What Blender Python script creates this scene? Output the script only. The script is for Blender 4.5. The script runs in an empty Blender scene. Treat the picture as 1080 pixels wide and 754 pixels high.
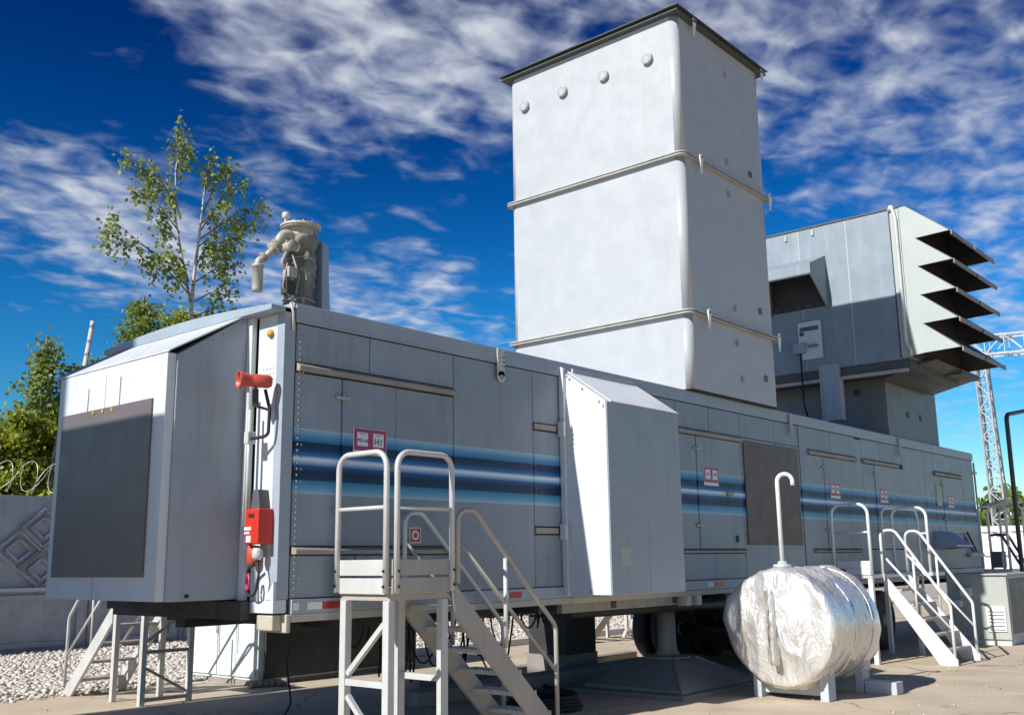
import bpy, bmesh, math, random
from mathutils import Vector, Matrix, noise
import numpy as np
random.seed(7); rng = np.random.default_rng(7)
scene = bpy.context.scene
COL = scene.collection

# ------------------------------------------------------------------ camera
cam_d = bpy.data.cameras.new('camera'); cam = bpy.data.objects.new('camera', cam_d); COL.objects.link(cam)
cam_d.sensor_width = 36; cam_d.lens = 1066.5 / 1080 * 36; cam_d.clip_end = 2000
YAW, PITCH, ROLL = math.radians(40.522), math.radians(11.326), math.radians(-0.776)
fw = Vector((math.cos(YAW)*math.cos(PITCH), math.sin(YAW)*math.cos(PITCH), math.sin(PITCH)))
rt = fw.cross(Vector((0, 0, 1))).normalized(); up = rt.cross(fw)
r2 = rt*math.cos(ROLL) + up*math.sin(ROLL); u2 = up*math.cos(ROLL) - rt*math.sin(ROLL)
m = Matrix((r2, u2, -fw)).transposed().to_4x4(); m.translation = Vector((-5.105, -6.762, 1.601))
cam.matrix_world = m
scene.camera = cam

# ------------------------------------------------------------------ sky, sun, exposure
SUN_TRAVEL = Vector((1.0, -0.10, -0.72)).normalized()
SUN_ELEV = math.asin(-SUN_TRAVEL.z); SUN_ROT = math.atan2(-SUN_TRAVEL.x, -SUN_TRAVEL.y)
world = bpy.data.worlds.new('World'); scene.world = world; world.use_nodes = True
wn, wl = world.node_tree.nodes, world.node_tree.links
wn.clear()
def wnode(t, **kw):
    n = wn.new(t)
    for k, v in kw.items(): setattr(n, k, v)
    return n
def wmath(op, a, b=None, clamp=False):
    n = wn.new('ShaderNodeMath'); n.operation = op; n.use_clamp = clamp
    for i, v in enumerate((a, b)):
        if v is None: continue
        if isinstance(v, (int, float)): n.inputs[i].default_value = v
        else: wl.new(v, n.inputs[i])
    return n.outputs[0]
wout = wnode('ShaderNodeOutputWorld'); bg = wnode('ShaderNodeBackground')
sky = wnode('ShaderNodeTexSky', sky_type='NISHITA', sun_disc=False, sun_elevation=SUN_ELEV, sun_rotation=SUN_ROT,
            altitude=300, air_density=1.0, dust_density=0.2, ozone_density=3.0)
hs = wnode('ShaderNodeHueSaturation'); hs.inputs['Saturation'].default_value = 1.42; hs.inputs['Value'].default_value = 0.125
hs.inputs['Hue'].default_value = 0.497
wl.new(sky.outputs[0], hs.inputs['Color'])
gam = wnode('ShaderNodeGamma'); gam.inputs[1].default_value = 1.5
wl.new(hs.outputs[0], gam.inputs[0])
# the polarised look of the photograph: the blue deepens steadily with height
pol = wnode('ShaderNodeMapRange'); pol.inputs['From Min'].default_value = 0.0; pol.inputs['From Max'].default_value = 0.62; pol.interpolation_type = 'SMOOTHSTEP'
pmx = wnode('ShaderNodeMix', data_type='RGBA', blend_type='MULTIPLY'); pmx.inputs['B'].default_value = (0.2, 0.21, 0.42, 1)
hor = wnode('ShaderNodeMapRange'); hor.inputs['From Max'].default_value = 0.30; hor.interpolation_type = 'SMOOTHSTEP'
hmx = wnode('ShaderNodeMix', data_type='RGBA', blend_type='MULTIPLY'); hmx.inputs['Factor'].default_value = 1.0; wl.new(gam.outputs[0], hmx.inputs['A'])
hcl = wnode('ShaderNodeMix', data_type='RGBA'); hcl.inputs['A'].default_value = (0.75, 0.5, 0.58, 1); hcl.inputs['B'].default_value = (1, 1, 1, 1); wl.new(hor.outputs[0], hcl.inputs['Factor']); wl.new(hcl.outputs['Result'], hmx.inputs['B'])
wl.new(pol.outputs[0], pmx.inputs['Factor']); wl.new(hmx.outputs['Result'], pmx.inputs['A'])
gsc = wnode('ShaderNodeVectorMath', operation='MULTIPLY'); gsc.inputs[1].default_value = (16.0, 22.5, 18.0); wl.new(pmx.outputs['Result'], gsc.inputs[0])
# cloud layer: the view direction meets a flat sheet of air overhead
tc = wnode('ShaderNodeTexCoord'); sep = wnode('ShaderNodeSeparateXYZ'); wl.new(tc.outputs['Generated'], sep.inputs[0])
wl.new(sep.outputs[2], pol.inputs[0]); wl.new(sep.outputs[2], hor.inputs[0])
zc = wmath('MAXIMUM', sep.outputs[2], 0.03)
zc = wmath('ADD', zc, 0.10)
px, py = wmath('DIVIDE', sep.outputs[0], zc), wmath('DIVIDE', sep.outputs[1], zc)
cmb = wnode('ShaderNodeCombineXYZ'); wl.new(px, cmb.inputs[0]); wl.new(py, cmb.inputs[1])
def cloud_noise(scale, detail, rough, loc, stretch=(1, 1, 1), rz=0.0, dist=0.0):
    mp = wnode('ShaderNodeMapping'); mp.inputs['Location'].default_value = loc; mp.inputs['Scale'].default_value = stretch
    mp.inputs['Rotation'].default_value = (0, 0, rz)
    wl.new(cmb.outputs[0], mp.inputs[0])
    n = wnode('ShaderNodeTexNoise'); n.inputs['Scale'].default_value = scale; n.inputs['Detail'].default_value = detail
    n.inputs['Roughness'].default_value = rough; n.inputs['Distortion'].default_value = dist
    wl.new(mp.outputs[0], n.inputs[0]); return n.outputs[0]
CLOUD_BANKS = [((0.344, 0.826, 0.446), 10, -0.22),
    ((0.661, 0.672, 0.333), 6, -0.26),
    ((0.415, 0.895, 0.165), 7, -0.3),
    ((0.547, 0.747, 0.378), 6, -0.14),
    ((0.798, 0.585, 0.146), 9, -0.1),
    ((0.381, 0.841, 0.384), 6, -0.1),
    ((0.380, 0.900, 0.213), 4, -0.12),
    ((0.360, 0.882, 0.305), 5, 0.24),
    ((0.422, 0.857, 0.297), 5, 0.18),
    ((0.498, 0.822, 0.275), 6, 0.14),
    ((0.437, 0.863, 0.252), 5, 0.1),
    ((0.439, 0.760, 0.479), 5, 0.16),
    ((0.515, 0.724, 0.459), 6, 0.14),
    ((0.585, 0.659, 0.473), 7, 0.14),
    ((0.651, 0.637, 0.413), 5, 0.12),
    ((0.655, 0.705, 0.271), 4, 0.22),
    ((0.714, 0.659, 0.235), 4, 0.18),
    ((0.618, 0.746, 0.247), 5, 0.14),
    ((0.879, 0.286, 0.382), 14, 0.12),
    ((0.805, 0.384, 0.452), 9, 0.06),
    ((0.875, 0.371, 0.311), 6, -0.08),
    ((0.944, 0.231, 0.234), 7, 0.05),
    ((0.958, 0.263, 0.111), 6, -0.12)]   # compass direction of a bank or a gap, its angular radius in degrees, its weight
CL_BIG = cloud_noise(0.55, 2, 0.5, (3.1, 1.7, 0.0))
CL_MID = cloud_noise(1.3, 5, 0.5, (0.4, 2.2, 0.0), (1, 1.5, 1), 0.5, 0.4)
CL_FINE = cloud_noise(8.5, 3, 0.45, (5.4, 0.2, 0.0), (1, 1.25, 1), 0.5, 0.5)
CL_GRAIN = cloud_noise(19.0, 3, 0.5, (1.4, 7.2, 0.0), (1, 1.2, 1), 0.5, 0.3)
s1 = wmath('MULTIPLY', CL_BIG, 0.35); s2 = wmath('MULTIPLY', CL_MID, 0.45); s3 = wmath('MULTIPLY', CL_FINE, 0.95)
tot = wmath('ADD', wmath('ADD', wmath('ADD', s1, s2), s3), wmath('MULTIPLY', wmath('SUBTRACT', CL_GRAIN, 0.5), 0.36))
for dv, rad, wgt in CLOUD_BANKS:
    vd = wnode('ShaderNodeVectorMath', operation='DOT_PRODUCT'); wl.new(tc.outputs['Generated'], vd.inputs[0]); vd.inputs[1].default_value = dv
    mb = wnode('ShaderNodeMapRange'); mb.interpolation_type = 'SMOOTHSTEP'; mb.inputs['From Min'].default_value = math.cos(math.radians(rad*1.5)); mb.inputs['From Max'].default_value = 1.0
    mb.inputs['To Max'].default_value = wgt; wl.new(vd.outputs['Value'], mb.inputs[0]); tot = wmath('ADD', tot, mb.outputs[0])
mr = wnode('ShaderNodeMapRange'); mr.interpolation_type = 'SMOOTHSTEP'
mr.inputs['From Min'].default_value = 0.78; mr.inputs['From Max'].default_value = 1.46
mr.inputs['To Max'].default_value = 0.97
wl.new(tot, mr.inputs[0])
cden = wnode('ShaderNodeMapRange'); cden.inputs['From Min'].default_value = 0.9; cden.inputs['From Max'].default_value = 1.35; wl.new(tot, cden.inputs[0])
ccol = wnode('ShaderNodeMix', data_type='RGBA'); wl.new(cden.outputs[0], ccol.inputs['Factor']); ccol.inputs['A'].default_value = (6.0, 7.0, 9.0, 1); ccol.inputs['B'].default_value = (8.8, 9.2, 10.0, 1)
mix = wnode('ShaderNodeMix', data_type='RGBA'); wl.new(mr.outputs[0], mix.inputs['Factor'])
wl.new(gsc.outputs[0], mix.inputs['A']); wl.new(ccol.outputs['Result'], mix.inputs['B'])
wl.new(mix.outputs['Result'], bg.inputs['Color']); bg.inputs['Strength'].default_value = 0.066
wl.new(bg.outputs[0], wout.inputs['Surface'])

sun_d = bpy.data.lights.new('sun', 'SUN'); sun_d.energy = 5.0; sun_d.angle = math.radians(0.5); sun_d.color = (1.0, 0.975, 0.93)
sun = bpy.data.objects.new('sun', sun_d); COL.objects.link(sun)
sun.rotation_euler = SUN_TRAVEL.to_track_quat('-Z', 'Y').to_euler(); sun.location = (-20, 5, 20)
scene.view_settings.view_transform = 'Standard'; scene.view_settings.look = 'None'
scene.view_settings.exposure = 0.28; scene.view_settings.gamma = 1.0; scene.view_settings.use_curve_mapping = False

# ------------------------------------------------------------------ materials
def mat(name, col, rough=0.5, metal=0.0, vary=0.12, streak=0.0, dirt=None, bump=0.0, bscale=40.0, spec=0.5, vscale=3.0, rand=0.0, graze=False):
    M = bpy.data.materials.new(name); M.use_nodes = True
    nt = M.node_tree; N, L = nt.nodes, nt.links; b = N['Principled BSDF']
    b.inputs['Roughness'].default_value = rough; b.inputs['Metallic'].default_value = metal
    b.inputs['Specular IOR Level'].default_value = spec
    geo = N.new('ShaderNodeNewGeometry')
    def nz(scale, det=5, sc=(1, 1, 1), ro=0.6):
        mp = N.new('ShaderNodeMapping'); mp.inputs['Scale'].default_value = sc
        L.new(geo.outputs['Position'], mp.inputs[0]); n = N.new('ShaderNodeTexNoise')
        n.inputs['Scale'].default_value = scale; n.inputs['Detail'].default_value = det; n.inputs['Roughness'].default_value = ro
        L.new(mp.outputs[0], n.inputs[0]); return n.outputs[0]
    def mixc(f, a, b2):
        x = N.new('ShaderNodeMix'); x.data_type = 'RGBA'
        L.new(f, x.inputs['Factor'])
        for s, v in (('A', a), ('B', b2)):
            if isinstance(v, tuple): x.inputs[s].default_value = (*v, 1)
            else: L.new(v, x.inputs[s])
        return x.outputs['Result']
    def rng_(v, a, b2, lo=0.0, hi=1.0):
        x = N.new('ShaderNodeMapRange'); x.inputs['From Min'].default_value = a; x.inputs['From Max'].default_value = b2
        x.inputs['To Min'].default_value = lo; x.inputs['To Max'].default_value = hi; L.new(v, x.inputs[0]); return x.outputs[0]
    lo = tuple(c*(1-vary) for c in col); hi = tuple(min(1, c*(1+vary*0.6)) for c in col)
    c = mixc(rng_(nz(vscale), 0.3, 0.7), lo, hi)
    dc = dirt or tuple(x*0.45 for x in col)
    if streak > 0:
        c = mixc(rng_(nz(5.0, 6, (1.6, 1.6, 0.16)), 0.52, 0.82, 0, streak), c, dc)
        c = mixc(rng_(nz(9.0, 8, (1, 1, 1), 0.7), 0.6, 0.78, 0, streak*0.8), c, dc)
    if rand > 0:
        oi = N.new('ShaderNodeObjectInfo'); h = N.new('ShaderNodeHueSaturation'); L.new(c, h.inputs['Color'])
        L.new(rng_(oi.outputs['Random'], 0, 1, 1-rand, 1+rand), h.inputs['Value']); c = h.outputs[0]
    L.new(c, b.inputs['Base Color'])
    L.new(rng_(nz(6.0, 4), 0.3, 0.7, max(0.02, rough-0.09), min(1, rough+0.09)), b.inputs['Roughness'])
    if bump > 0:
        bp = N.new('ShaderNodeBump'); bp.inputs['Strength'].default_value = bump; bp.inputs['Distance'].default_value = 0.02
        L.new(nz(bscale, 6), bp.inputs['Height']); L.new(bp.outputs[0], b.inputs['Normal'])
    M['col_socket'] = 0
    return M

MT = {}
MT['white'] = mat('white_paint', (0.60, 0.63, 0.66), 0.42, vary=0.06, streak=0.28, dirt=(0.36, 0.32, 0.27), bump=0.04, bscale=1.4)
MT['stack'] = mat('stack_paint', (0.42, 0.435, 0.45), 0.42, vary=0.06, streak=0.22, dirt=(0.33, 0.31, 0.28), bump=0.10, bscale=1.1)
MT['grey'] = mat('light_grey_paint', (0.31, 0.36, 0.42), 0.45, vary=0.09, streak=0.40, dirt=(0.21, 0.20, 0.19), bump=0.09, bscale=1.5, rand=0.05)
MT['trim'] = mat('weathered_trim', (0.44, 0.43, 0.40), 0.5, vary=0.15, streak=0.5, dirt=(0.20, 0.15, 0.10), bump=0.08)
MT['rust'] = mat('dusty_steel', (0.34, 0.31, 0.27), 0.6, metal=0.2, vary=0.2, streak=0.6, dirt=(0.14, 0.09, 0.05), bump=0.15)
MT['intake'] = mat('intake_paint', (0.22, 0.27, 0.315), 0.5, vary=0.14, streak=0.5, dirt=(0.36, 0.40, 0.43), bump=0.05, bscale=1.2)
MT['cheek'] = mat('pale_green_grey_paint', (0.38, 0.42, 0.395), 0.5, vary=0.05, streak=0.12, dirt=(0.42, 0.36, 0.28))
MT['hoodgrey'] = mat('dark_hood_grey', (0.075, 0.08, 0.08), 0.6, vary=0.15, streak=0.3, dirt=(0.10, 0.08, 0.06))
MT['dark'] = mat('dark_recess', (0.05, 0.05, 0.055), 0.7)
MT['black'] = mat('black_rubber', (0.018, 0.018, 0.02), 0.7, bump=0.15)
MT['chassis'] = mat('chassis_black', (0.035, 0.034, 0.034), 0.6, streak=0.4, dirt=(0.12, 0.10, 0.08))
MT['board'] = mat('dark_board', (0.14, 0.115, 0.11), 0.38, vary=0.08, streak=0.08)
MT['brown'] = mat('dark_brown_board', (0.125, 0.098, 0.085), 0.55, vary=0.08, streak=0.12)
MT['galv'] = mat('galvanised_steel', (0.56, 0.56, 0.545), 0.38, metal=0.1, vary=0.1, streak=0.25, dirt=(0.36, 0.31, 0.26), bump=0.05)
MT['string'] = mat('dusty_stringer', (0.43, 0.39, 0.35), 0.55, metal=0.1, vary=0.12, streak=0.4, dirt=(0.26, 0.20, 0.14), bump=0.08)
MT['whiterail'] = mat('white_rail_paint', (0.74, 0.74, 0.72), 0.4, vary=0.05, streak=0.15, dirt=(0.4, 0.36, 0.3))
MT['red'] = mat('red_box_paint', (0.55, 0.03, 0.012), 0.4, vary=0.08, streak=0.12)
MT['horn'] = mat('red_horn_paint', (0.50, 0.075, 0.04), 0.45, vary=0.15, streak=0.3, dirt=(0.25, 0.1, 0.08))
MT['horncup'] = mat('horn_throat_red', (0.60, 0.13, 0.08), 0.4)
MT['refred'] = mat('reflector_red', (0.42, 0.02, 0.02), 0.3, vary=0.05)
MT['refwhite'] = mat('reflector_white', (0.72, 0.72, 0.72), 0.3, vary=0.05)
MT['magenta'] = mat('sign_magenta', (0.36, 0.035, 0.12), 0.4, vary=0.08)
MT['paper'] = mat('sign_white', (0.72, 0.73, 0.75), 0.5, vary=0.04)
MT['ink'] = mat('sign_ink', (0.03, 0.03, 0.035), 0.5)
MT['concrete'] = mat('fence_concrete', (0.42, 0.44, 0.47), 0.85, vary=0.16, streak=0.35, dirt=(0.20, 0.20, 0.2), bump=0.25, bscale=30)
MT['fencecap'] = mat('fence_cap', (0.62, 0.62, 0.62), 0.8, vary=0.1, streak=0.2)
MT['jack'] = mat('jack_grey', (0.24, 0.235, 0.23), 0.6, vary=0.15, streak=0.4, dirt=(0.12, 0.10, 0.08), bump=0.1)
MT['timber'] = mat('grey_timber', (0.30, 0.27, 0.24), 0.8, vary=0.2, streak=0.4, bump=0.3)
MT['cab'] = mat('cabinet_paint', (0.66, 0.72, 0.72), 0.45, vary=0.05, streak=0.2, dirt=(0.42, 0.34, 0.22))
MT['genset'] = mat('generator_grey', (0.40, 0.42, 0.38), 0.5, vary=0.06, streak=0.2)
MT['gensetdark'] = mat('dark_panel_grey', (0.10, 0.10, 0.11), 0.5)
MT['canvas'] = mat('lagging_canvas', (0.22, 0.205, 0.165), 0.85, vary=0.35, streak=0.6, dirt=(0.13, 0.115, 0.09), bump=0.5, bscale=12)
MT['cream'] = mat('cream_pipe_paint', (0.46, 0.42, 0.34), 0.5, vary=0.2, streak=0.55, dirt=(0.14, 0.12, 0.09))
MT['saddle'] = mat('saddle_grey', (0.46, 0.48, 0.51), 0.5, vary=0.06, streak=0.15)
MT['lattice'] = mat('lattice_steel', (0.40, 0.41, 0.42), 0.5, metal=0.2, vary=0.15, streak=0.3)
MT['wire'] = mat('razor_wire_steel', (0.62, 0.56, 0.50), 0.4, metal=0.5)
MT['barkw'] = mat('birch_bark', (0.55, 0.51, 0.46), 0.8, vary=0.2, streak=0.3, dirt=(0.10, 0.08, 0.06), bump=0.4, bscale=14)
def birch_bands(M):
    N, L = M.node_tree.nodes, M.node_tree.links; b = N['Principled BSDF']; src = b.inputs['Base Color'].links[0].from_socket
    g = N.new('ShaderNodeNewGeometry'); mp = N.new('ShaderNodeMapping'); mp.inputs['Scale'].default_value = (1.5, 1.5, 6.0); L.new(g.outputs['Position'], mp.inputs[0])
    n = N.new('ShaderNodeTexNoise'); n.inputs['Scale'].default_value = 2.2; n.inputs['Detail'].default_value = 5; L.new(mp.outputs[0], n.inputs[0])
    r = N.new('ShaderNodeMapRange'); r.inputs['From Min'].default_value = .55; r.inputs['From Max'].default_value = .62; r.inputs['To Max'].default_value = .7; L.new(n.outputs[0], r.inputs[0])
    x = N.new('ShaderNodeMix'); x.data_type = 'RGBA'; L.new(r.outputs[0], x.inputs['Factor']); L.new(src, x.inputs['A']); x.inputs['B'].default_value = (.06, .05, .04, 1); L.new(x.outputs['Result'], b.inputs['Base Color'])
birch_bands(MT['barkw'])
MT['bark'] = mat('twig_bark', (0.20, 0.15, 0.11), 0.85, vary=0.2, bump=0.4)
MT['stone'] = mat('gravel_stone', (0.60, 0.54, 0.475), 0.8, vary=0.55, vscale=14.0, bump=0.2)
MT['yellow'] = mat('yellow_cap', (0.55, 0.30, 0.03), 0.5)
MT['blue_dark'] = mat('dark_lamp_post', (0.045, 0.05, 0.055), 0.5)
MT['corr'] = mat('white_container_paint', (0.74, 0.73, 0.75), 0.5, vary=0.05, streak=0.15)

def leafmat(name, a, b_):
    M = bpy.data.materials.new(name); M.use_nodes = True; N, L = M.node_tree.nodes, M.node_tree.links; b = N['Principled BSDF']
    geo = N.new('ShaderNodeNewGeometry'); n = N.new('ShaderNodeTexNoise'); n.inputs['Scale'].default_value = 2.2; n.inputs['Detail'].default_value = 6
    L.new(geo.outputs['Position'], n.inputs[0])
    r = N.new('ShaderNodeValToRGB'); r.color_ramp.elements[0].position = 0.34; r.color_ramp.elements[0].color = (*a, 1)
    r.color_ramp.elements[1].position = 0.66; r.color_ramp.elements[1].color = (*b_, 1)
    L.new(n.outputs[0], r.inputs[0]); L.new(r.outputs[0], b.inputs['Base Color']); b.inputs['Roughness'].default_value = 0.5
    tr = N.new('ShaderNodeBsdfTranslucent'); L.new(r.outputs[0], tr.inputs[0])
    ms = N.new('ShaderNodeMixShader'); ms.inputs[0].default_value = 0.5
    L.new(b.outputs[0], ms.inputs[1]); L.new(tr.outputs[0], ms.inputs[2]); L.new(ms.outputs[0], N['Material Output'].inputs[0])
    return M
MT['leaf_birch'] = leafmat('birch_leaf', (0.13, 0.19, 0.04), (0.36, 0.42, 0.11))
MT['leaf_yellow'] = leafmat('sunny_leaf', (0.14, 0.19, 0.015), (0.44, 0.46, 0.04))
MT['leaf_far'] = leafmat('far_leaf', (0.11, 0.18, 0.03), (0.28, 0.36, 0.08))

def foil():
    M = bpy.data.materials.new('crumpled_foil'); M.use_nodes = True; N, L = M.node_tree.nodes, M.node_tree.links; b = N['Principled BSDF']
    geo = N.new('ShaderNodeNewGeometry')
    b.inputs['Metallic'].default_value = 0.64; b.inputs['Roughness'].default_value = 0.36
    mp = N.new('ShaderNodeMapping'); mp.inputs['Scale'].default_value = (1.0, 1.0, 0.45); L.new(geo.outputs['Position'], mp.inputs[0])
    wn_ = N.new('ShaderNodeTexNoise'); wn_.inputs['Scale'].default_value = 4; wn_.inputs['Detail'].default_value = 4; L.new(mp.outputs[0], wn_.inputs[0])
    wp = N.new('ShaderNodeVectorMath'); wp.operation = 'MULTIPLY_ADD'; L.new(wn_.outputs['Color'], wp.inputs[0]); wp.inputs[1].default_value = (.35, .35, .35); L.new(mp.outputs[0], wp.inputs[2])
    hs_ = []
    for sc, wt in ((5.0, 1.0), (13.0, .45), (34.0, .22)):
        v = N.new('ShaderNodeTexVoronoi'); v.feature = 'F1'; v.inputs['Scale'].default_value = sc; L.new(wp.outputs[0], v.inputs[0])
        m_ = N.new('ShaderNodeMath'); m_.operation = 'MULTIPLY'; m_.inputs[1].default_value = wt; L.new(v.outputs['Distance'], m_.inputs[0]); hs_.append(m_.outputs[0])
    a1 = N.new('ShaderNodeMath'); L.new(hs_[0], a1.inputs[0]); L.new(hs_[1], a1.inputs[1]); a2 = N.new('ShaderNodeMath'); L.new(a1.outputs[0], a2.inputs[0]); L.new(hs_[2], a2.inputs[1])
    bp = N.new('ShaderNodeBump'); bp.inputs['Strength'].default_value = 0.42; bp.inputs['Distance'].default_value = 0.05
    L.new(a2.outputs[0], bp.inputs['Height']); L.new(bp.outputs[0], b.inputs['Normal'])
    d = N.new('ShaderNodeTexNoise'); d.inputs['Scale'].default_value = 3.0; d.inputs['Detail'].default_value = 7; L.new(mp.outputs[0], d.inputs[0])
    r = N.new('ShaderNodeValToRGB'); r.color_ramp.elements[0].position = .35; r.color_ramp.elements[0].color = (.9, .9, .9, 1); r.color_ramp.elements[1].position = .75; r.color_ramp.elements[1].color = (.62, .58, .52, 1)
    L.new(d.outputs[0], r.inputs[0]); L.new(r.outputs[0], b.inputs['Base Color'])
    return M
MT['foil'] = foil()

def side_paint():
    """light grey side paint carrying the printed blue livery band (by height)"""
    M = mat('livery_side_paint', (0.26, 0.305, 0.355), 0.42, spec=0.3, vary=0.10, streak=0.45, dirt=(0.13, 0.135, 0.14), bump=0.18, bscale=1.5, rand=0.07)
    N, L = M.node_tree.nodes, M.node_tree.links; b = N['Principled BSDF']
    src = b.inputs['Base Color'].links[0].from_socket
    geo = N.new('ShaderNodeNewGeometry'); s = N.new('ShaderNodeSeparateXYZ'); L.new(geo.outputs['Position'], s.inputs[0])
    # the soft highlight inside the band breathes slowly along the length
    wv = N.new('ShaderNodeTexNoise'); wv.noise_dimensions = '1D'; wv.inputs['Scale'].default_value = 1.3; wv.inputs['Detail'].default_value = 0
    L.new(s.outputs[0], wv.inputs['W'])
    mr = N.new('ShaderNodeMapRange'); mr.inputs['From Min'].default_value = 2.14; mr.inputs['From Max'].default_value = 2.74; L.new(s.outputs[2], mr.inputs[0])
    r = N.new('ShaderNodeValToRGB'); e = r.color_ramp.elements; r.color_ramp.interpolation = 'LINEAR'
    def z(v): return (v-2.14)/0.60
    stops = [(2.155, (0.26, 0.305, 0.355)), (2.16, (0.36, 0.50, 0.62)), (2.20, (0.12, 0.36, 0.52)), (2.268, (0.02, 0.20, 0.37)), (2.275, (0.001, 0.034, 0.09)),
             (2.34, (0.002, 0.016, 0.055)), (2.39, (0.004, 0.08, 0.25)), (2.425, (0.36, 0.54, 0.72)), (2.448, (0.72, 0.80, 0.86)), (2.475, (0.02, 0.18, 0.42)), (2.52, (0.002, 0.035, 0.12)),
             (2.585, (0.002, 0.016, 0.055)), (2.592, (0.015, 0.15, 0.36)), (2.64, (0.08, 0.28, 0.47)), (2.695, (0.32, 0.47, 0.59)), (2.70, (0.26, 0.305, 0.355))]
    e[0].position = z(stops[0][0]); e[0].color = (*stops[0][1], 1); e[1].position = z(stops[-1][0]); e[1].color = (*stops[-1][1], 1)
    for p, c in stops[1:-1]:
        n = e.new(z(p)); n.color = (*c, 1)
    L.new(mr.outputs[0], r.inputs[0])
    inb = N.new('ShaderNodeMath'); inb.operation = 'COMPARE'; L.new(s.outputs[2], inb.inputs[0]); inb.inputs[1].default_value = 2.43; inb.inputs[2].default_value = 0.27
    mx = N.new('ShaderNodeMix'); mx.data_type = 'RGBA'; L.new(inb.outputs[0], mx.inputs['Factor']); L.new(src, mx.inputs['A']); L.new(r.outputs[0], mx.inputs['B'])
    L.new(mx.outputs['Result'], b.inputs['Base Color'])
    return M
MT['side'] = side_paint()

def ground_mat():
    M = mat('dusty_concrete', (0.56, 0.46, 0.335), 0.9, vary=0.13, vscale=1.2, bump=0.35, bscale=60)
    N, L = M.node_tree.nodes, M.node_tree.links; b = N['Principled BSDF']; src = b.inputs['Base Color'].links[0].from_socket
    geo = N.new('ShaderNodeNewGeometry')
    n = N.new('ShaderNodeTexNoise'); n.inputs['Scale'].default_value = 0.55; n.inputs['Detail'].default_value = 9; n.inputs['Roughness'].default_value = 0.68
    L.new(geo.outputs['Position'], n.inputs[0])
    r = N.new('ShaderNodeMapRange'); r.inputs['From Min'].default_value = 0.52; r.inputs['From Max'].default_value = 0.72; r.inputs['To Max'].default_value = 0.45; L.new(n.outputs[0], r.inputs[0])
    mx = N.new('ShaderNodeMix'); mx.data_type = 'RGBA'; L.new(r.outputs[0], mx.inputs['Factor']); L.new(src, mx.inputs['A']); mx.inputs['B'].default_value = (0.33, 0.27, 0.20, 1)
    v = N.new('ShaderNodeTexNoise'); v.inputs['Scale'].default_value = 90; v.inputs['Detail'].default_value = 3; L.new(geo.outputs['Position'], v.inputs[0])
    r2_ = N.new('ShaderNodeMapRange'); r2_.inputs['From Min'].default_value = 0.35; r2_.inputs['From Max'].default_value = 0.7; r2_.inputs['To Min'].default_value = 0.8; r2_.inputs['To Max'].default_value = 1.12; L.new(v.outputs[0], r2_.inputs[0])
    h = N.new('ShaderNodeHueSaturation'); L.new(mx.outputs['Result'], h.inputs['Color']); L.new(r2_.outputs[0], h.inputs['Value'])
    vc = N.new('ShaderNodeTexVoronoi'); vc.feature = 'DISTANCE_TO_EDGE'; vc.inputs['Scale'].default_value = 0.42
    wv = N.new('ShaderNodeTexNoise'); wv.inputs['Scale'].default_value = 1.6; wv.inputs['Detail'].default_value = 7; L.new(geo.outputs['Position'], wv.inputs[0])
    wp = N.new('ShaderNodeVectorMath'); wp.operation = 'MULTIPLY_ADD'; L.new(wv.outputs['Color'], wp.inputs[0]); wp.inputs[1].default_value = (.9, .9, 0); L.new(geo.outputs['Position'], wp.inputs[2]); L.new(wp.outputs[0], vc.inputs[0])
    ck = N.new('ShaderNodeMapRange'); ck.inputs['From Min'].default_value = 0.002; ck.inputs['From Max'].default_value = 0.007; ck.inputs['To Min'].default_value = 0.7; ck.inputs['To Max'].default_value = 0.0; L.new(vc.outputs['Distance'], ck.inputs[0])
    mk = N.new('ShaderNodeMix'); mk.data_type = 'RGBA'; L.new(ck.outputs[0], mk.inputs['Factor']); L.new(h.outputs[0], mk.inputs['A']); mk.inputs['B'].default_value = (0.10, 0.085, 0.07, 1)
    st = N.new('ShaderNodeTexNoise'); st.inputs['Scale'].default_value = 1.3; st.inputs['Detail'].default_value = 4; L.new(geo.outputs['Position'], st.inputs[0])
    sr = N.new('ShaderNodeMapRange'); sr.inputs['From Min'].default_value = 0.66; sr.inputs['From Max'].default_value = 0.74; sr.inputs['To Max'].default_value = 0.4; L.new(st.outputs[0], sr.inputs[0])
    ms = N.new('ShaderNodeMix'); ms.data_type = 'RGBA'; L.new(sr.outputs[0], ms.inputs['Factor']); L.new(mk.outputs['Result'], ms.inputs['A']); ms.inputs['B'].default_value = (0.12, 0.10, 0.085, 1)
    L.new(ms.outputs['Result'], b.inputs['Base Color']); return M
MT['ground'] = ground_mat()

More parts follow.
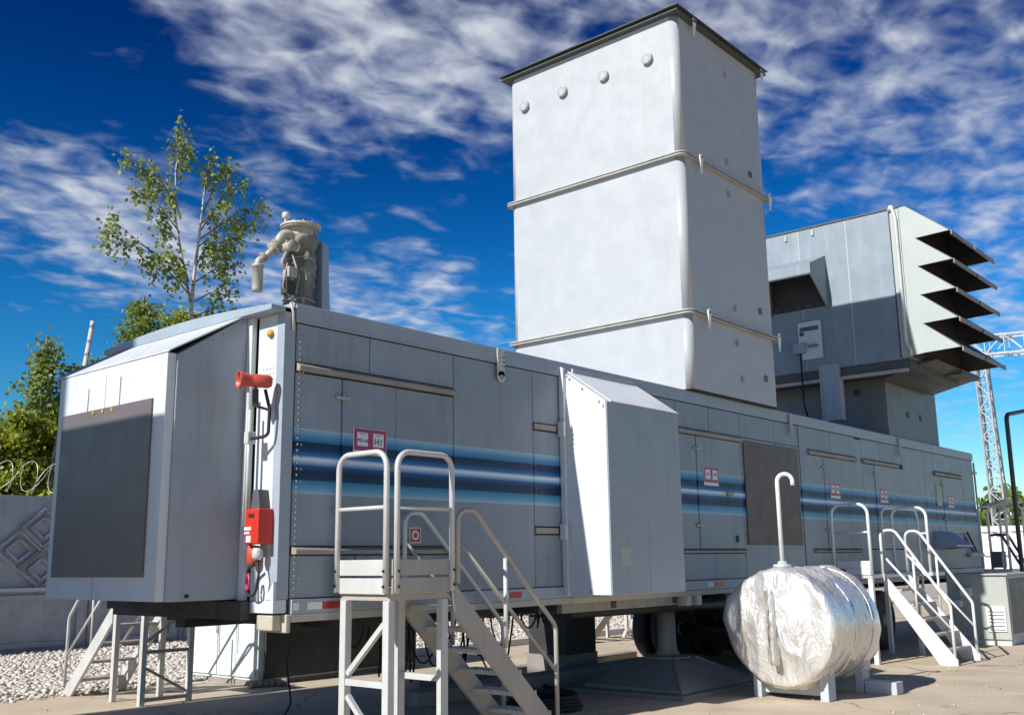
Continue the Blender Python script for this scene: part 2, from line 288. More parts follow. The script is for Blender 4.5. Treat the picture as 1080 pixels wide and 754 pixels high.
# ------------------------------------------------------------------ mesh helpers
class MB:
    def __init__(s): s.v = []; s.f = []; s.sm = []
    def add(s, vs, fs, smooth=False):
        o = len(s.v); s.v += [tuple(p) for p in vs]; s.f += [tuple(i+o for i in f) for f in fs]; s.sm += [smooth]*len(fs); return s
    def box(s, x0, x1, y0, y1, z0, z1):
        return s.add([(x0,y0,z0),(x1,y0,z0),(x1,y1,z0),(x0,y1,z0),(x0,y0,z1),(x1,y0,z1),(x1,y1,z1),(x0,y1,z1)],
                     [(0,3,2,1),(4,5,6,7),(0,1,5,4),(1,2,6,5),(2,3,7,6),(3,0,4,7)])
    def prism(s, poly, ax, a, b):
        """polygon in the two other axes (in axis order), extruded along ax from a to b"""
        def P(u, w, t):
            p = [u, w]; p.insert(ax, t); return tuple(p)
        n = len(poly); vs = [P(u, w, a) for u, w in poly] + [P(u, w, b) for u, w in poly]
        fs = [tuple(range(n))[::-1], tuple(range(n, 2*n))] + [(i, (i+1) % n, n+(i+1) % n, n+i) for i in range(n)]
        return s.add(vs, fs)
    def tube(s, pts, r, n=8, smooth=True, r_end=None):
        pts = [Vector(p) for p in pts]; rings = []; ref = None; m_ = len(pts)
        for i, p in enumerate(pts):
            d = (pts[min(i+1, m_-1)] - pts[max(i-1, 0)]).normalized()
            if ref is None: ref = Vector((0, 0, 1)) if abs(d.z) < 0.9 else Vector((1, 0, 0))
            a = (ref - d*ref.dot(d))
            if a.length < 1e-5: a = d.orthogonal()
            a.normalize(); b = d.cross(a); ref = a
            rr = r if r_end is None else r + (r_end-r)*i/max(1, m_-1)
            rings.append([p + (a*math.cos(2*math.pi*k/n) + b*math.sin(2*math.pi*k/n))*rr for k in range(n)])
        vs = [v for R in rings for v in R]; fs = []
        for i in range(m_-1):
            for k in range(n): fs.append((i*n+k, i*n+(k+1) % n, (i+1)*n+(k+1) % n, (i+1)*n+k))
        o = len(s.v); s.add(vs, fs, smooth)
        s.f += [tuple(o+k for k in range(n))[::-1], tuple(o+(m_-1)*n+k for k in range(n))]; s.sm += [False, False]
        return s
    def bar(s, a, b, w, h, upv=(0, 0, 1)):
        a, b = Vector(a), Vector(b); d = (b-a).normalized(); x = d.cross(Vector(upv))
        if x.length < 1e-4: x = d.cross(Vector((1, 0, 0)))
        x.normalize(); u = x.cross(d); vs = []
        for p in (a, b):
            for i, j in ((-1,-1), (1,-1), (1,1), (-1,1)): vs.append(p + x*i*w/2 + u*j*h/2)
        return s.add(vs, [(0,1,2,3)[::-1], (4,5,6,7), (0,1,5,4), (1,2,6,5), (2,3,7,6), (3,0,4,7)])
    def lathe(s, prof, c, axis='Z', n=24, smooth=True):
        vs = []; c = Vector(c)
        for r, t in prof:
            for k in range(n):
                a = 2*math.pi*k/n; ca, sa = r*math.cos(a), r*math.sin(a)
                vs.append(c + {'Z': Vector((ca, sa, t)), 'X': Vector((t, ca, sa)), 'Y': Vector((ca, t, -sa))}[axis])
        fs = [(i*n+k, i*n+(k+1) % n, (i+1)*n+(k+1) % n, (i+1)*n+k) for i in range(len(prof)-1) for k in range(n)]
        o = len(s.v); s.add(vs, fs, smooth)
        s.f += [tuple(o+k for k in range(n))[::-1], tuple(o+(len(prof)-1)*n+k for k in range(n))]; s.sm += [False]*2
        return s
    def mesh(s, name, material):
        me = bpy.data.meshes.new(name); me.from_pydata(s.v, [], s.f); me.materials.append(material)
        bm = bmesh.new(); bm.from_mesh(me); bmesh.ops.recalc_face_normals(bm, faces=bm.faces); bm.to_mesh(me); bm.free()
        me.polygons.foreach_set('use_smooth', s.sm); me.update(); return me
    def build(s, name, material, parent=None, bevel=0.0, label=None):
        o = bpy.data.objects.new(name, s.mesh(name, MT[material] if isinstance(material, str) else material)); COL.objects.link(o)
        if parent is not None:
            o.parent = parent; o.matrix_parent_inverse = world_mat(parent).inverted()
        if bevel > 0:
            b = o.modifiers.new('bevel', 'BEVEL'); b.width = bevel; b.segments = 2; b.limit_method = 'ANGLE'; b.angle_limit = math.radians(40)
        if label: o['label'] = label
        return o
def world_mat(o):
    M = Matrix.LocRotScale(o.location, o.rotation_euler, o.scale)
    return (world_mat(o.parent) @ o.matrix_parent_inverse @ M) if o.parent else M
def thing(name, label, cat, loc=(0, 0, 0), group=None):
    o = bpy.data.objects.new(name, None); COL.objects.link(o); o.location = loc; o['label'] = label; o['category'] = cat
    o.empty_display_size = 0.2
    if group: o['group'] = group
    return o
def tag(o, label, cat, group=None):
    o['label'] = label; o['category'] = cat
    if group: o['group'] = group
    return o
def structure(o): o['kind'] = 'structure'; return o
def fillet(pts, r, seg=6):
    pts = [Vector(p) for p in pts]; out = [pts[0]]
    for i in range(1, len(pts)-1):
        a, p, b = pts[i-1], pts[i], pts[i+1]; u, w = (a-p).normalized(), (b-p).normalized()
        ang = u.angle(w); t = min(r/math.tan(ang/2), (a-p).length*0.49, (b-p).length*0.49); rr = t*math.tan(ang/2)
        c = p + (u+w).normalized()*(rr/math.sin(ang/2)); s0, s1 = p+u*t-c, p+w*t-c
        for k in range(seg+1): out.append(c + s0.slerp(s1, k/seg).normalized()*rr)
    out.append(pts[-1]); return out
def text_mesh(body, size, mirror, name, material, parent, origin, thick=0.002):
    """flat lettering lying on a wall that faces -Y; origin = centre"""
    cu = bpy.data.curves.new(name, 'FONT'); cu.body = body; cu.size = size; cu.align_x = 'CENTER'; cu.align_y = 'CENTER'; cu.extrude = thick/2
    tmp = bpy.data.objects.new(name, cu); COL.objects.link(tmp); bpy.context.view_layer.update()
    me = bpy.data.meshes.new_from_object(tmp.evaluated_get(bpy.context.evaluated_depsgraph_get()))
    bpy.data.objects.remove(tmp); bpy.data.curves.remove(cu)
    s = -1 if mirror else 1
    for v in me.vertices: x, y, z = v.co; v.co = (origin[0]+s*x, origin[1]-z, origin[2]+y)
    me.materials.clear(); me.materials.append(MT[material])
    o = bpy.data.objects.new(name, me); COL.objects.link(o); o.parent = parent; o.matrix_parent_inverse = world_mat(parent).inverted(); return o

# ------------------------------------------------------------------ ground
def ground():
    n = 80; bm = MB(); S = 700
    bm.add([(-S, -S, 0), (S, -S, 0), (S, S, 0), (-S, S, 0)], [(0, 1, 2, 3)])
    structure(bm.build('ground', 'ground'))
    g = MB(); g.box(-12, 60, 6.45, 12.78, -0.1, 0.02); structure(g.build('gravel_bed', mat('gravel_dust', (0.42, 0.37, 0.31), 0.9, vary=0.3, vscale=9.0, bump=0.6, bscale=35)))
    # loose stones: one mass
    ico_v = []; t = (1+5**.5)/2
    base = np.array([(-1,t,0),(1,t,0),(-1,-t,0),(1,-t,0),(0,-1,t),(0,1,t),(0,-1,-t),(0,1,-t),(t,0,-1),(t,0,1),(-t,0,-1),(-t,0,1)], float); base /= np.linalg.norm(base[0])
    tri = np.array([(0,11,5),(0,5,1),(0,1,7),(0,7,10),(0,10,11),(1,5,9),(5,11,4),(11,10,2),(10,7,6),(7,1,8),(3,9,4),(3,4,2),(3,2,6),(3,6,8),(3,8,9),(4,9,5),(2,4,11),(6,2,10),(8,6,7),(9,8,1)])
    N = 46000
    X = np.where(rng.random(N) < 0.72, rng.uniform(-1.5, 8.5, N), rng.uniform(8.5, 24, N)); Y = 6.45 + 6.25*rng.random(N)
    edge = rng.random(N) < 0.03; Y = np.where(edge, 6.45 - np.abs(rng.normal(0, 0.12, N)), Y)
    s = 0.014 + 0.03*rng.random(N)**2
    sc = np.stack([s*rng.uniform(.8, 1.5, N), s*rng.uniform(.8, 1.3, N), s*rng.uniform(.55, .9, N)], 1)
    a = rng.uniform(0, 6.28, N); V = base[None]*(1+rng.uniform(-.2, .2, (N, 12, 1)))*sc[:, None]
    c, sn = np.cos(a)[:, None], np.sin(a)[:, None]
    Vx = V[..., 0]*c - V[..., 1]*sn + X[:, None]; Vy = V[..., 0]*sn + V[..., 1]*c + Y[:, None]; Vz = V[..., 2] + np.where(edge, 0.0, 0.022)[:, None] + s[:, None]*rng.uniform(.2, .9, N)[:, None]
    co = np.stack([Vx, Vy, Vz], 2).reshape(-1, 3); F = (tri[None] + (np.arange(N)*12)[:, None, None]).reshape(-1, 3)
    me = bpy.data.meshes.new('gravel'); me.vertices.add(len(co)); me.vertices.foreach_set('co', co.ravel()); me.loops.add(F.size); me.loops.foreach_set('vertex_index', F.ravel().astype(np.int32))
    me.polygons.add(len(F)); me.polygons.foreach_set('loop_start', np.arange(0, F.size, 3, dtype=np.int32)); me.update(calc_edges=True); me.validate()
    me.materials.append(MT['stone']); o = bpy.data.objects.new('gravel', me); COL.objects.link(o)
    tag(o, 'pale loose gravel strip in front of the concrete fence', 'gravel'); o['kind'] = 'stuff'
ground()

# ------------------------------------------------------------------ the turbine trailer
T = thing('turbine_trailer', 'long light grey turbine trailer with a blue striped side', 'trailer', (0, 0, 0))
L_END, W = 18.15, 2.76
MB().box(0.0, L_END, 0.012, W, 1.20, 3.70).build('body', 'dark', T)
MB().box(0.02, L_END-0.02, W+0.001, W+0.02, 1.2, 3.7).build('back_wall', 'grey', T)
MB().box(L_END+0.001, L_END+0.02, 0.0, W, 1.2, 3.7).build('end_wall', 'grey', T)
MB().box(-0.02, L_END+0.03, -0.012, W+0.03, 3.705, 3.752).build('roof', 'grey', T, 0.006)
cap = MB(); cap.box(0.0, L_END+0.03, -0.028, -0.0125, 3.585, 3.735); cap.build('cap_rail', 'grey', T, 0.004)
for x in (2.6, 9.26, 13.7):
    j = MB(); j.box(x-0.012, x+0.012, -0.036, -0.0285, 3.59, 3.735); j.build('cap_joint', 'trim', T)
rail = MB(); rail.box(0.03, L_END, -0.03, 0.011, 1.205, 1.318); rail.build('lower_rail', 'grey', T, 0.004)
edge_ = MB(); edge_.box(0.03, L_END, -0.022, 0.3, 1.14, 1.203); edge_.build('bottom_flange', 'trim', T, 0.004)

G = 0.005   # half seam
pan_rng = random.Random(3)
def panel(x0, x1, z0, z1, name='side_panel', material='side', y=None, parent=None):
    y = pan_rng.uniform(-0.010, -0.007) if y is None else y
    return MB().box(x0+G, x1-G, y, 0.0115, z0+G, z1-G).build(name, material, parent or T, 0.003)
ZT, ZB = 3.582, 1.322
# section 1: X 0 .. 1.91
panel(0.02, .83, 3.25, ZT); panel(.83, 1.91, 3.25, ZT)
panel(0.02, .52, 1.735, 3.165); panel(1.15, 1.91, 1.735, 3.165)
panel(0.02, .70, ZB, 1.665); panel(.70, 1.91, ZB, 1.665)
# section 2
panel(1.91, 3.12, ZB, ZT); panel(3.12, 3.56, ZB, 1.86); panel(3.12, 3.56, 1.94, 2.95); panel(3.12, 3.56, 3.03, ZT)
panel(3.56, 5.99, 2.5, ZT); panel(3.56, 5.99, ZB, 2.5)
# section 3
panel(5.99, 6.82, 3.25, ZT); panel(6.82, 7.67, 3.25, ZT)
panel(5.99, 6.46, 1.71, 3.17); panel(7.63, 7.67, 1.71, 3.17)
panel(5.99, 6.82, ZB, 1.655); panel(6.82, 7.67, ZB, 1.655)
# section 4 with the brown board
panel(7.67, 8.74, 3.25, ZT); panel(8.74, 9.54, 3.25, ZT)
panel(7.67, 8.74, 1.9, 3.25); panel(8.74, 9.54, 1.9, 3.25); panel(7.67, 9.54, ZB, 1.9)
panel(9.54, 9.82, ZB, ZT, y=-0.02)
# section 5..
panel(9.82, 10.73, 3.24, ZT); panel(10.73, 11.73, 3.24, ZT)
panel(9.82, 10.4, 1.71, 3.16); panel(11.72, 12.0, ZB, 3.55)
panel(9.82, 10.8, ZB, 1.655); panel(10.8, 11.72, ZB, 1.655)
panel(12.0, 12.83, 3.24, ZT); panel(12.83, 13.95, 3.24, ZT)
panel(12.0, 12.52, 1.71, 3.16); panel(13.62, 13.95, 1.71, 3.16)
panel(12.0, 13.0, ZB, 1.7); panel(13.0, 13.95, ZB, 1.7)
panel(13.95, 15.06, ZB, ZT); panel(15.06, 15.6, ZB, ZT)
panel(15.6, 16.76, 3.23, ZT); panel(16.76, 17.35, 3.23, ZT)
panel(15.6, 16.05, 2.0, 3.14); panel(17.2, 17.35, 2.0, 3.14); panel(15.6, 17.35, ZB, 2.0)
panel(17.35, L_END, ZB, ZT)
def door(x0, x1, z0, z1, hinge_left=True, handles=True):
    d = panel(x0, x1, z0, z1, 'door', 'side', -0.016)
    xh = x0 if hinge_left else x1
    for z in (z1-0.17, z0+0.3):
        h = MB(); h.box(xh-0.075, xh+0.075, -0.034, -0.0165, z-0.014, z+0.014); h.tube([(xh, -0.034, z-0.03), (xh, -0.034, z+0.03)], 0.011, 6); h.build('hinge', 'trim', d)
    if handles:
        xx = x1-0.06 if hinge_left else x0+0.06
        h = MB(); h.box(xx-0.045, xx+0.045, -0.036, -0.0165, 2.41, 2.47); h.box(xx-0.02, xx+0.05, -0.052, -0.0365, 2.43, 2.45); h.build('handle', 'rust', d, 0.003)
    return d
door(.52, 1.15, 1.735, 3.165)
d2 = door(6.46, 7.63, 1.71, 3.17, True, False)
h = MB(); h.prism([(7.17, 2.47), (7.37, 2.47), (7.33, 2.40), (7.22, 2.40)], 1, -0.045, -0.0165); h.build('handle', 'rust', d2, 0.004)
h = MB(); h.box(7.40, 7.46, -0.03, -0.0165, 1.80, 1.89); h.build('latch', 'dark', d2)
door(10.4, 11.72, 1.71, 3.16, True, False); door(12.52, 13.62, 1.71, 3.16, True, False); door(16.05, 17.2, 2.0, 3.14, True, False)
MB().box(15.68, 15.95, -0.014, -0.0105, 2.55, 2.95).build('label_plate', 'cream', T)
def drip(x0, x1, z, h=0.075, dpt=0.06):
    p = MB(); p.prism([(-0.0125, z+h/2), (-dpt, z+h*0.1), (-dpt, z-h/2), (-0.0125, z-h/2)], 0, x0, x1); return p.build('drip_rail', 'rust', T, 0.003)
drip(0.025, 1.905, 3.208, 0.07); drip(5.995, 7.665, 3.21); drip(9.825, 11.715, 3.2); drip(12.0, 13.62, 3.2); drip(15.6, 17.2, 3.185)
drip(0.025, 1.905, 1.70, 0.06, 0.075); drip(5.995, 7.665, 1.683, 0.045); drip(9.825, 11.715, 1.683, 0.045)
for z in (2.99, 1.90):
    MB().box(3.125, 3.50, -0.03, 0.0, z-0.03, z+0.03).build('hood_bracket', 'rust', T, 0.003)
# rivets along the corner and seams (far too many to pick apart)
rv = MB()
def rivet(x, y, z, r=0.011, ax='Y'):
    rv.lathe([(r, 0.0), (r*0.8, -0.006), (r*0.3, -0.009)], (x, y, z), ax, 6)
for k in range(44):
    z = 1.35 + k*0.0505
    rivet(0.055, -0.009, z)
    if k % 2 == 0: rivet(0.095, -0.009, z)
for k in range(60): rivet(0.06+k*0.031, -0.0285, 3.60, 0.006)
for x in (3.085, 3.155):
    for k in range(36): rivet(x, -0.009, 1.36+k*0.061, 0.007)
for zz in (1.5, 1.6, 1.55, 1.45, 2.2):
    for x in (2.25, 2.32): rivet(x, -0.009, zz-0.06, 0.014)
for xx in (1.0, 1.06, 2.2, 9.0, 10.4, 11.0): rivet(xx, -0.029, 1.26, 0.012)
o = rv.build('rivets', 'trim', T); o['kind'] = 'stuff'
# reflector strips on the lower rail
def reflector(x, w_, red):
    MB().box(x, x+w_, -0.0335, -0.0305, 1.232, 1.29).build('reflector', 'refred' if red else 'refwhite', T)
reflector(.05, .05, False); reflector(.185, .15, False); reflector(.338, .245, True); reflector(2.53, .14, False); reflector(2.68, .19, True); reflector(6.57, .14, False); reflector(6.715, .26, True)
reflector(11.0, .14, False); reflector(11.15, .22, True)
# lifting ear at the top
e = MB(); e.box(2.52, 2.64, -0.05, -0.0365, 3.45, 3.74); e.lathe([(0.06, -0.0365), (0.06, -0.05)], (2.58, 0, 3.45), 'Y', 14); ear = e.build('lifting_ear', 'galv', T, 0.003)
e = MB()
for k in range(5):
    for x in (2.54, 2.62): e.lathe([(0.013, -0.0505), (0.012, -0.062)], (x, 0, 3.5+k*0.05), 'Y', 6)
e.lathe([(0.03, -0.0505), (0.03, -0.054)], (2.58, 0, 3.44), 'Y', 12); e.build('bolts', 'rust', ear)['kind'] = 'stuff'
for x in (9.2, 13.72):
    MB().box(x, x+0.05, -0.07, -0.0365, 3.40, 3.72).build('lifting_ear', 'trim', T, 0.004)
# brown cover board
MB().box(7.735, 9.45, -0.03, -0.0125, 1.765, 3.205).build('cover_board', 'brown', T, 0.003, 'blank dark brown board fixed over the side panels')
# front end: corner post, end panel, roof end cap
p = MB(); p.prism([(-0.10, 0.0), (0.015, 0.0), (0.015, 0.10), (-0.10, 0.10)], 2, 1.32, 3.70); p.build('corner_post', 'grey', T, 0.004)
p = MB(); p.prism([(0.101, 1.30), (0.101, 3.66), (0.36, 3.66), (0.36, 1.30)], 0, -0.095, -0.02); p.build('end_panel', 'white', T, 0.003)
p = MB(); p.prism([(0.0, 1.215), (0.0, 1.318), (0.36, 1.295), (0.36, 1.215)], 0, -0.13, -0.001); p.build('end_sill', 'white', T, 0.004)
p = MB(); p.prism([(0.0, 1.318), (0.11, 1.318), (0.0, 1.46)], 0, -0.13, -0.101); p.build('corner_gusset', 'white', T)
p = MB(); p.box(-0.02, 0.025, -0.03, 0.30, 1.06, 1.203); p.box(-0.11, -0.021, 0.03, 0.24, 1.08, 1.2); p.build('corner_casting', 'cream', T, 0.01)
MB().box(-0.05, 0.0, 0.37, 2.74, 1.2, 3.70).build('end_wall', 'dark', T)
arch = [(-0.03 + 0.0, 3.70)]
pr = []
for k in range(13):
    y = k/12*W; pr.append((y, 3.705 + 0.06*math.sin(math.pi*k/12)))
p = MB(); p.prism(pr + [(W, 3.66), (0, 3.66)], 0, -0.24, -0.021); p.build('roof_end_cap', 'grey', T, 0.004)
p = MB(); p.tube([(-0.024, -0.02, 3.50), (-0.03, -0.02, 3.66), (-0.06, -0.02, 3.74)], 0.012, 8); p.build('corner_trim', 'cream', T)
e = MB(); e.lathe([(0.03, -0.0955), (0.035, -0.12), (0.012, -0.13)], (0, 0.18, 3.50), 'X', 10); e.build('end_knob', 'yellow', T)
rv2 = MB()
for i in range(3):
    for k in range(4): rv2.lathe([(0.007, -0.0955), (0.005, -0.101)], (0, 0.14+k*0.045, 3.20-i*0.045), 'X', 6)
o = rv2.build('rivets', 'trim', T); o['kind'] = 'stuff'

# big inlet hood on the front end
H = MB(); XF, XB, Y0, Y1, Z0, Z1, Z2 = -0.80, -0.15, 0.45, 2.28, 1.32, 3.26, 3.69
H.prism([(XF, Z0), (XB, Z0), (XB, Z2), (XF, Z1)], 1, Y0, Y1)
hood = H.build('inlet_hood', 'grey', T, 0.006)
fl = MB(); fl.box(-0.149, -0.10, 0.385, 0.47, 1.31, 3.70); fl.build('hood_flange', 'white', hood, 0.003)
ff = MB(); YA, YB = 0.465, 2.262
ff.box(-0.88, -0.8005, YA, YB, Z0+0.005, 3.268); fr = ff.build('front_frame', 'white', hood, 0.005)
MB().box(-0.898, -0.8805, 0.64, 2.15, 1.51, 2.915).build('board', 'board', hood, 0.002, 'blank dark board on the front of the inlet hood')
MB().box(-0.884, -0.8803, 1.43, 1.436, 1.33, 1.505).build('seam', 'trim', hood)
rf = MB(); rf.prism([(-0.885, 3.27), (-0.14, 3.697), (-0.14, 3.712), (-0.885, 3.285)], 1, Y0-0.01, Y1+0.01); rf.build('hood_roof', 'white', hood, 0.003)
rc = MB(); rc.prism([(-0.89, 3.2), (-0.14, 3.63), (-0.14, 3.72), (-0.89, 3.295)], 1, Y1+0.011, Y1+0.035); rc.build('roof_edge', 'grey', hood, 0.003)
for (y, z0, z1) in ((1.18, 2.83, 3.16), (1.72, 2.9, 3.12)):
    MB().bar((-0.883, y, z0), (-0.883, y-0.005, z1), 0.012, 0.004).build('drip_mark', 'cream', hood)
MB().bar((-0.882, 1.43, 2.92), (-0.882, 1.43, 3.2), 0.005, 0.003).build('seam', 'trim', hood)
for y in (1.26, 1.42, 1.58): MB().box(-0.905, -0.8985, y-0.014, y+0.014, 2.875, 2.905).build('clip', 'yellow', hood)
e = MB(); e.lathe([(0.016, 0.4495), (0.014, 0.43)], (-0.62, 0, 1.36), 'Y', 8); e.build('plug', 'black', hood)
for k in range(7):
    t_ = (k+0.5)/7; MB().lathe([(0.011, 0.4495), (0.008, 0.442)], (XF+t_*(XB-XF), 0, Z1+t_*(Z2-Z1)-0.05), 'Y', 6).build('bolt', 'trim', hood)
for k in range(9):
    MB().lathe([(0.012, 0.4495), (0.009, 0.441)], (-0.18, 0, 1.45+k*0.27), 'Y', 6).build('bolt', 'trim', hood)

# side hood
sh = MB(); sh.prism([(-0.012, 1.235), (-0.60, 1.235), (-0.60, 3.25), (-0.012, 3.655)], 0, 3.62, 5.06)
side_hood = sh.build('side_hood', 'white', T, 0.005)
MB().prism([(-0.013, 1.225), (-0.075, 1.225), (-0.075, 3.66), (-0.013, 3.70)], 0, 3.575, 3.6195).build('hood_flange', 'white', side_hood, 0.003)
MB().box(3.628, 5.055, -0.612, -0.6005, 1.24, 3.24).build('front_plate', 'grey', side_hood, 0.003)
MB().prism([(-0.02, 3.655), (-0.615, 3.245), (-0.615, 3.258), (-0.02, 3.668)], 0, 3.70, 5.07).build('hood_roof', 'white', side_hood, 0.003)
MB().box(3.78, 4.98, -0.06, -0.031, 3.60, 3.69).build('hood_strip', 'trim', side_hood, 0.003)
MB().bar((4.35, -0.613, 1.26), (4.35, -0.613, 3.22), 0.006, 0.003, (0, 1, 0)).build('seam', 'trim', side_hood)
MB().box(3.79, 3.98, -0.6145, -0.6125, 1.52, 1.72).build('faded_label', 'cheek', side_hood)
for z in (3.0, 1.9): MB().box(3.53, 3.575, -0.10, -0.02, z-0.09, z+0.07).build('clamp', 'white', side_hood, 0.004)
for (y, z) in ((-0.045, 3.64), (-0.13, 3.54), (-0.3, 3.41), (-0.52, 3.25), (-0.09, 3.58), (-0.35, 1.27), (-0.57, 3.2)):
    MB().lathe([(0.016, 3.6195), (0.012, 3.608)], (0, y, z), 'X', 8).build('bolt', 'rust', side_hood)

# far awning on the side
aw = MB(); aw.prism([(-0.012, 2.05), (-0.42, 1.78), (-0.42, 1.74), (-0.012, 1.70)], 0, 15.3, 16.3); aw.build('awning', 'grey', T, 0.004)
MB().box(17.2, 18.1, -0.10, -0.03, 1.55, 1.62).build('drip_rail', 'trim', T, 0.003)
MB().bar((17.0, -0.06, 1.95), (17.5, -0.06, 1.65), 0.03, 0.03).build('stay', 'dark', T); MB().bar((17.2, -0.06, 2.05), (17.7, -0.06, 1.66), 0.03, 0.03).build('stay', 'dark', T)
q_ = MB(); q_.tube([(18.22, -0.02, 1.3), (18.22, -0.02, 3.55)], 0.02, 6); q_.box(18.17, 18.3, -0.05, 0.01, 3.3, 3.36); q_.build('conduit', 'galv', T)

# signs
def sign(x0, x1, z0, z1, big, y=-0.024):
    s = MB(); s.box(x0, x1, y, -0.0165, z0, z1); o = s.build('sign', 'paper', T, 0.001, 'magenta and white door sign')
    zt = z0 + (z1-z0)*0.16; yy = y
    MB().box(x0+0.006, x1-0.006, yy-0.002, yy-0.0003, zt, z1-0.006).build('sign_field', 'magenta', o)
    w_ = x1-x0
    for a, b in ((0.10, 0.42), (0.58, 0.90)):
        MB().box(x0+w_*a, x1-w_*(1-b), yy-0.004, yy-0.0022, zt+(z1-zt)*0.2, z1-(z1-zt)*0.2).build('sign_card', 'paper', o)
    zc_ = (zt+z1)/2
    hh = (z1-zt)
    if big:
        text_mesh('1H', hh*0.42, True, 'lettering', 'ink', o, (x0+w_*0.74, yy-0.0052, zc_-hh*0.08))
        text_mesh('A-OM', hh*0.24, True, 'lettering', 'ink', o, (x0+w_*0.26, yy-0.0052, zc_-hh*0.06))
        for a in (0.26, 0.74): MB().box(x0+w_*(a-0.09), x0+w_*(a+0.09), yy-0.0056, yy-0.0042, z1-hh*0.285, z1-hh*0.26).build('sign_line', 'ink', o)
    else:
        text_mesh('2H', hh*0.30, True, 'lettering', 'ink', o, (x0+w_*0.74, yy-0.0052, zc_))
        text_mesh('OM', hh*0.22, True, 'lettering', 'ink', o, (x0+w_*0.26, yy-0.0052, zc_))
sign(.645, 1.03, 2.52, 2.755, True); sign(6.61, 6.99, 2.53, 2.78, False); sign(10.58, 10.95, 2.51, 2.76, False); sign(12.68, 13.03, 2.51, 2.76, False); sign(16.30, 16.66, 2.53, 2.78, False)
s = MB(); s.box(1.33, 1.47, -0.016, -0.0105, 1.765, 1.905); o = s.build('fire_sign', 'paper', T)
MB().box(1.34, 1.46, -0.018, -0.0162, 1.775, 1.895).build('sign_field', 'refred', o)
MB().lathe([(0.045, -0.0182), (0.045, -0.0195)], (1.40, 0, 1.835), 'Y', 18).build('sign_ring', 'paper', o)
MB().lathe([(0.026, -0.0197), (0.026, -0.021)], (1.40, 0, 1.835), 'Y', 18).build('sign_dot', 'refred', o)

# running gear and underframe
u = MB(); u.box(0.35, 17.9, 0.55, 0.72, 1.02, 1.198); u.build('chassis_beam', 'chassis', T); u = MB(); u.box(0.35, 17.9, 2.0, 2.17, 1.02, 1.198); u.build('chassis_beam', 'chassis', T)
for k in range(14):
    x = 0.6 + k*1.3; MB().box(x, x+0.09, 0.02, W-0.02, 1.06, 1.137).build('cross_member', 'chassis', T)
MB().box(-0.22, 0.05, 0.3, 2.3, 1.16, 1.305).build('hood_underframe', 'chassis', T)
MB().box(3.6, 5.9, 0.03, 0.10, 1.04, 1.139).build('under_step', 'rust', T)
MB().tube([(4.0, .25, 1.02), (8.5, .25, 0.98)], 0.06, 10).build('brake_pipe', 'chassis', T)
def wheel(x, y):
    t_ = MB(); t_.lathe([(0.30, -0.13), (0.47, -0.14), (0.50, -0.10), (0.50, 0.10), (0.47, 0.14), (0.30, 0.13)], (x, y, 0.505), 'Y', 32)
    w_ = t_.build('wheel', 'black', T)
    MB().lathe([(0.29, -0.10), (0.28, -0.02), (0.12, -0.05), (0.11, -0.14), (0.05, -0.15)], (x, y, 0.505), 'Y', 20).build('rim', 'jack', w_)
for x in (9.25, 10.4, 11.55, 12.7):
    for y in (0.22, 0.56, 2.18, 2.52): wheel(x, y)
    MB().tube([(x, 0.2, 0.505), (x, 2.55, 0.505)], 0.07, 10).build('axle', 'chassis', T)
for x in (6.05, 6.3):
    MB().box(x, x+0.11, -0.02, 0.12, 1.02, 1.139).build('jack_bracket', 'galv', T, 0.004)
cr = random.Random(5)
for k in range(22):
    x = 2.6+cr.random()*2.6; y = 1.0+cr.random()*1.5; x2 = x+cr.uniform(-.5, .5); d_ = cr.uniform(0.3, 1.0)
    c_ = [(x, y, 1.15), (x+(x2-x)*.3, y, 1.15-d_*.7), (x+(x2-x)*.6, y+.1, 1.15-d_), (x2, y+.15, 1.15-d_*.6), (x2, y+.2, 1.15)]
    MB().tube(fillet(c_, 0.3, 4), 0.011, 6).build('hanging_cable', 'black', T)
MB().tube(fillet([(0.2, 0.15, 1.1), (0.55, 0.7, 0.75), (1.0, 1.2, 0.3), (0.95, 1.5, 0.02), (0.6, 1.9, 0.02)], 0.4, 6), 0.009, 6).build('hanging_cable', 'black', T)

# ------------------------------------------------------------------ exhaust stack
S_ = thing('exhaust_stack', 'tall white square exhaust stack standing on the trailer roof', 'chimney', (7.46, 1.38, 3.755))
def rrect(x0, x1, y0, y1, r, seg=6):
    out = []
    for cx, cy, a0 in ((x1-r, y1-r, 0), (x0+r, y1-r, 90), (x0+r, y0+r, 180), (x1-r, y0+r, 270)):
        for k in range(seg+1):
            a = math.radians(a0 + 90*k/seg); out.append((cx+r*math.cos(a), cy+r*math.sin(a)))
    return out
def rbox(x0, x1, y0, y1, z0, z1, r, seg=6):
    poly = rrect(x0, x1, y0, y1, r, seg); b = MB(); b.prism(poly, 2, z0, z1)
    n = len(poly)
    for i in range(n):
        if (i+1) % (seg+1) != 0: b.sm[2+i] = True
    return b
sx0, sx1, sy0, sy1 = 6.25, 8.72, -0.13, 2.92
zs = [3.757, 4.76, 6.965, 9.06]
for i in range(3):
    b = rbox(sx0, sx1, sy0, sy1, zs[i], zs[i+1]-0.002, 0.10); sec = b.build('stack_section', 'stack', S_)
for z in (4.76, 6.965):
    for dz in (0.0, 0.036):
        b = rbox(sx0-.07, sx1+.07, sy0-.07, sy1+.07, z+dz-0.004, z+dz+0.012, 0.10); b.build('flange', 'trim', S_)
    b = rbox(sx0-.03, sx1+.03, sy0-.03, sy1+.03, z+0.0125, z+0.0315, 0.10); b.build('gasket', 'rust', S_)
MB().box(sx0-.10, sx1+.10, sy0-.10, sy1+.10, 9.061, 9.075).build('top_flange', 'hoodgrey', S_)
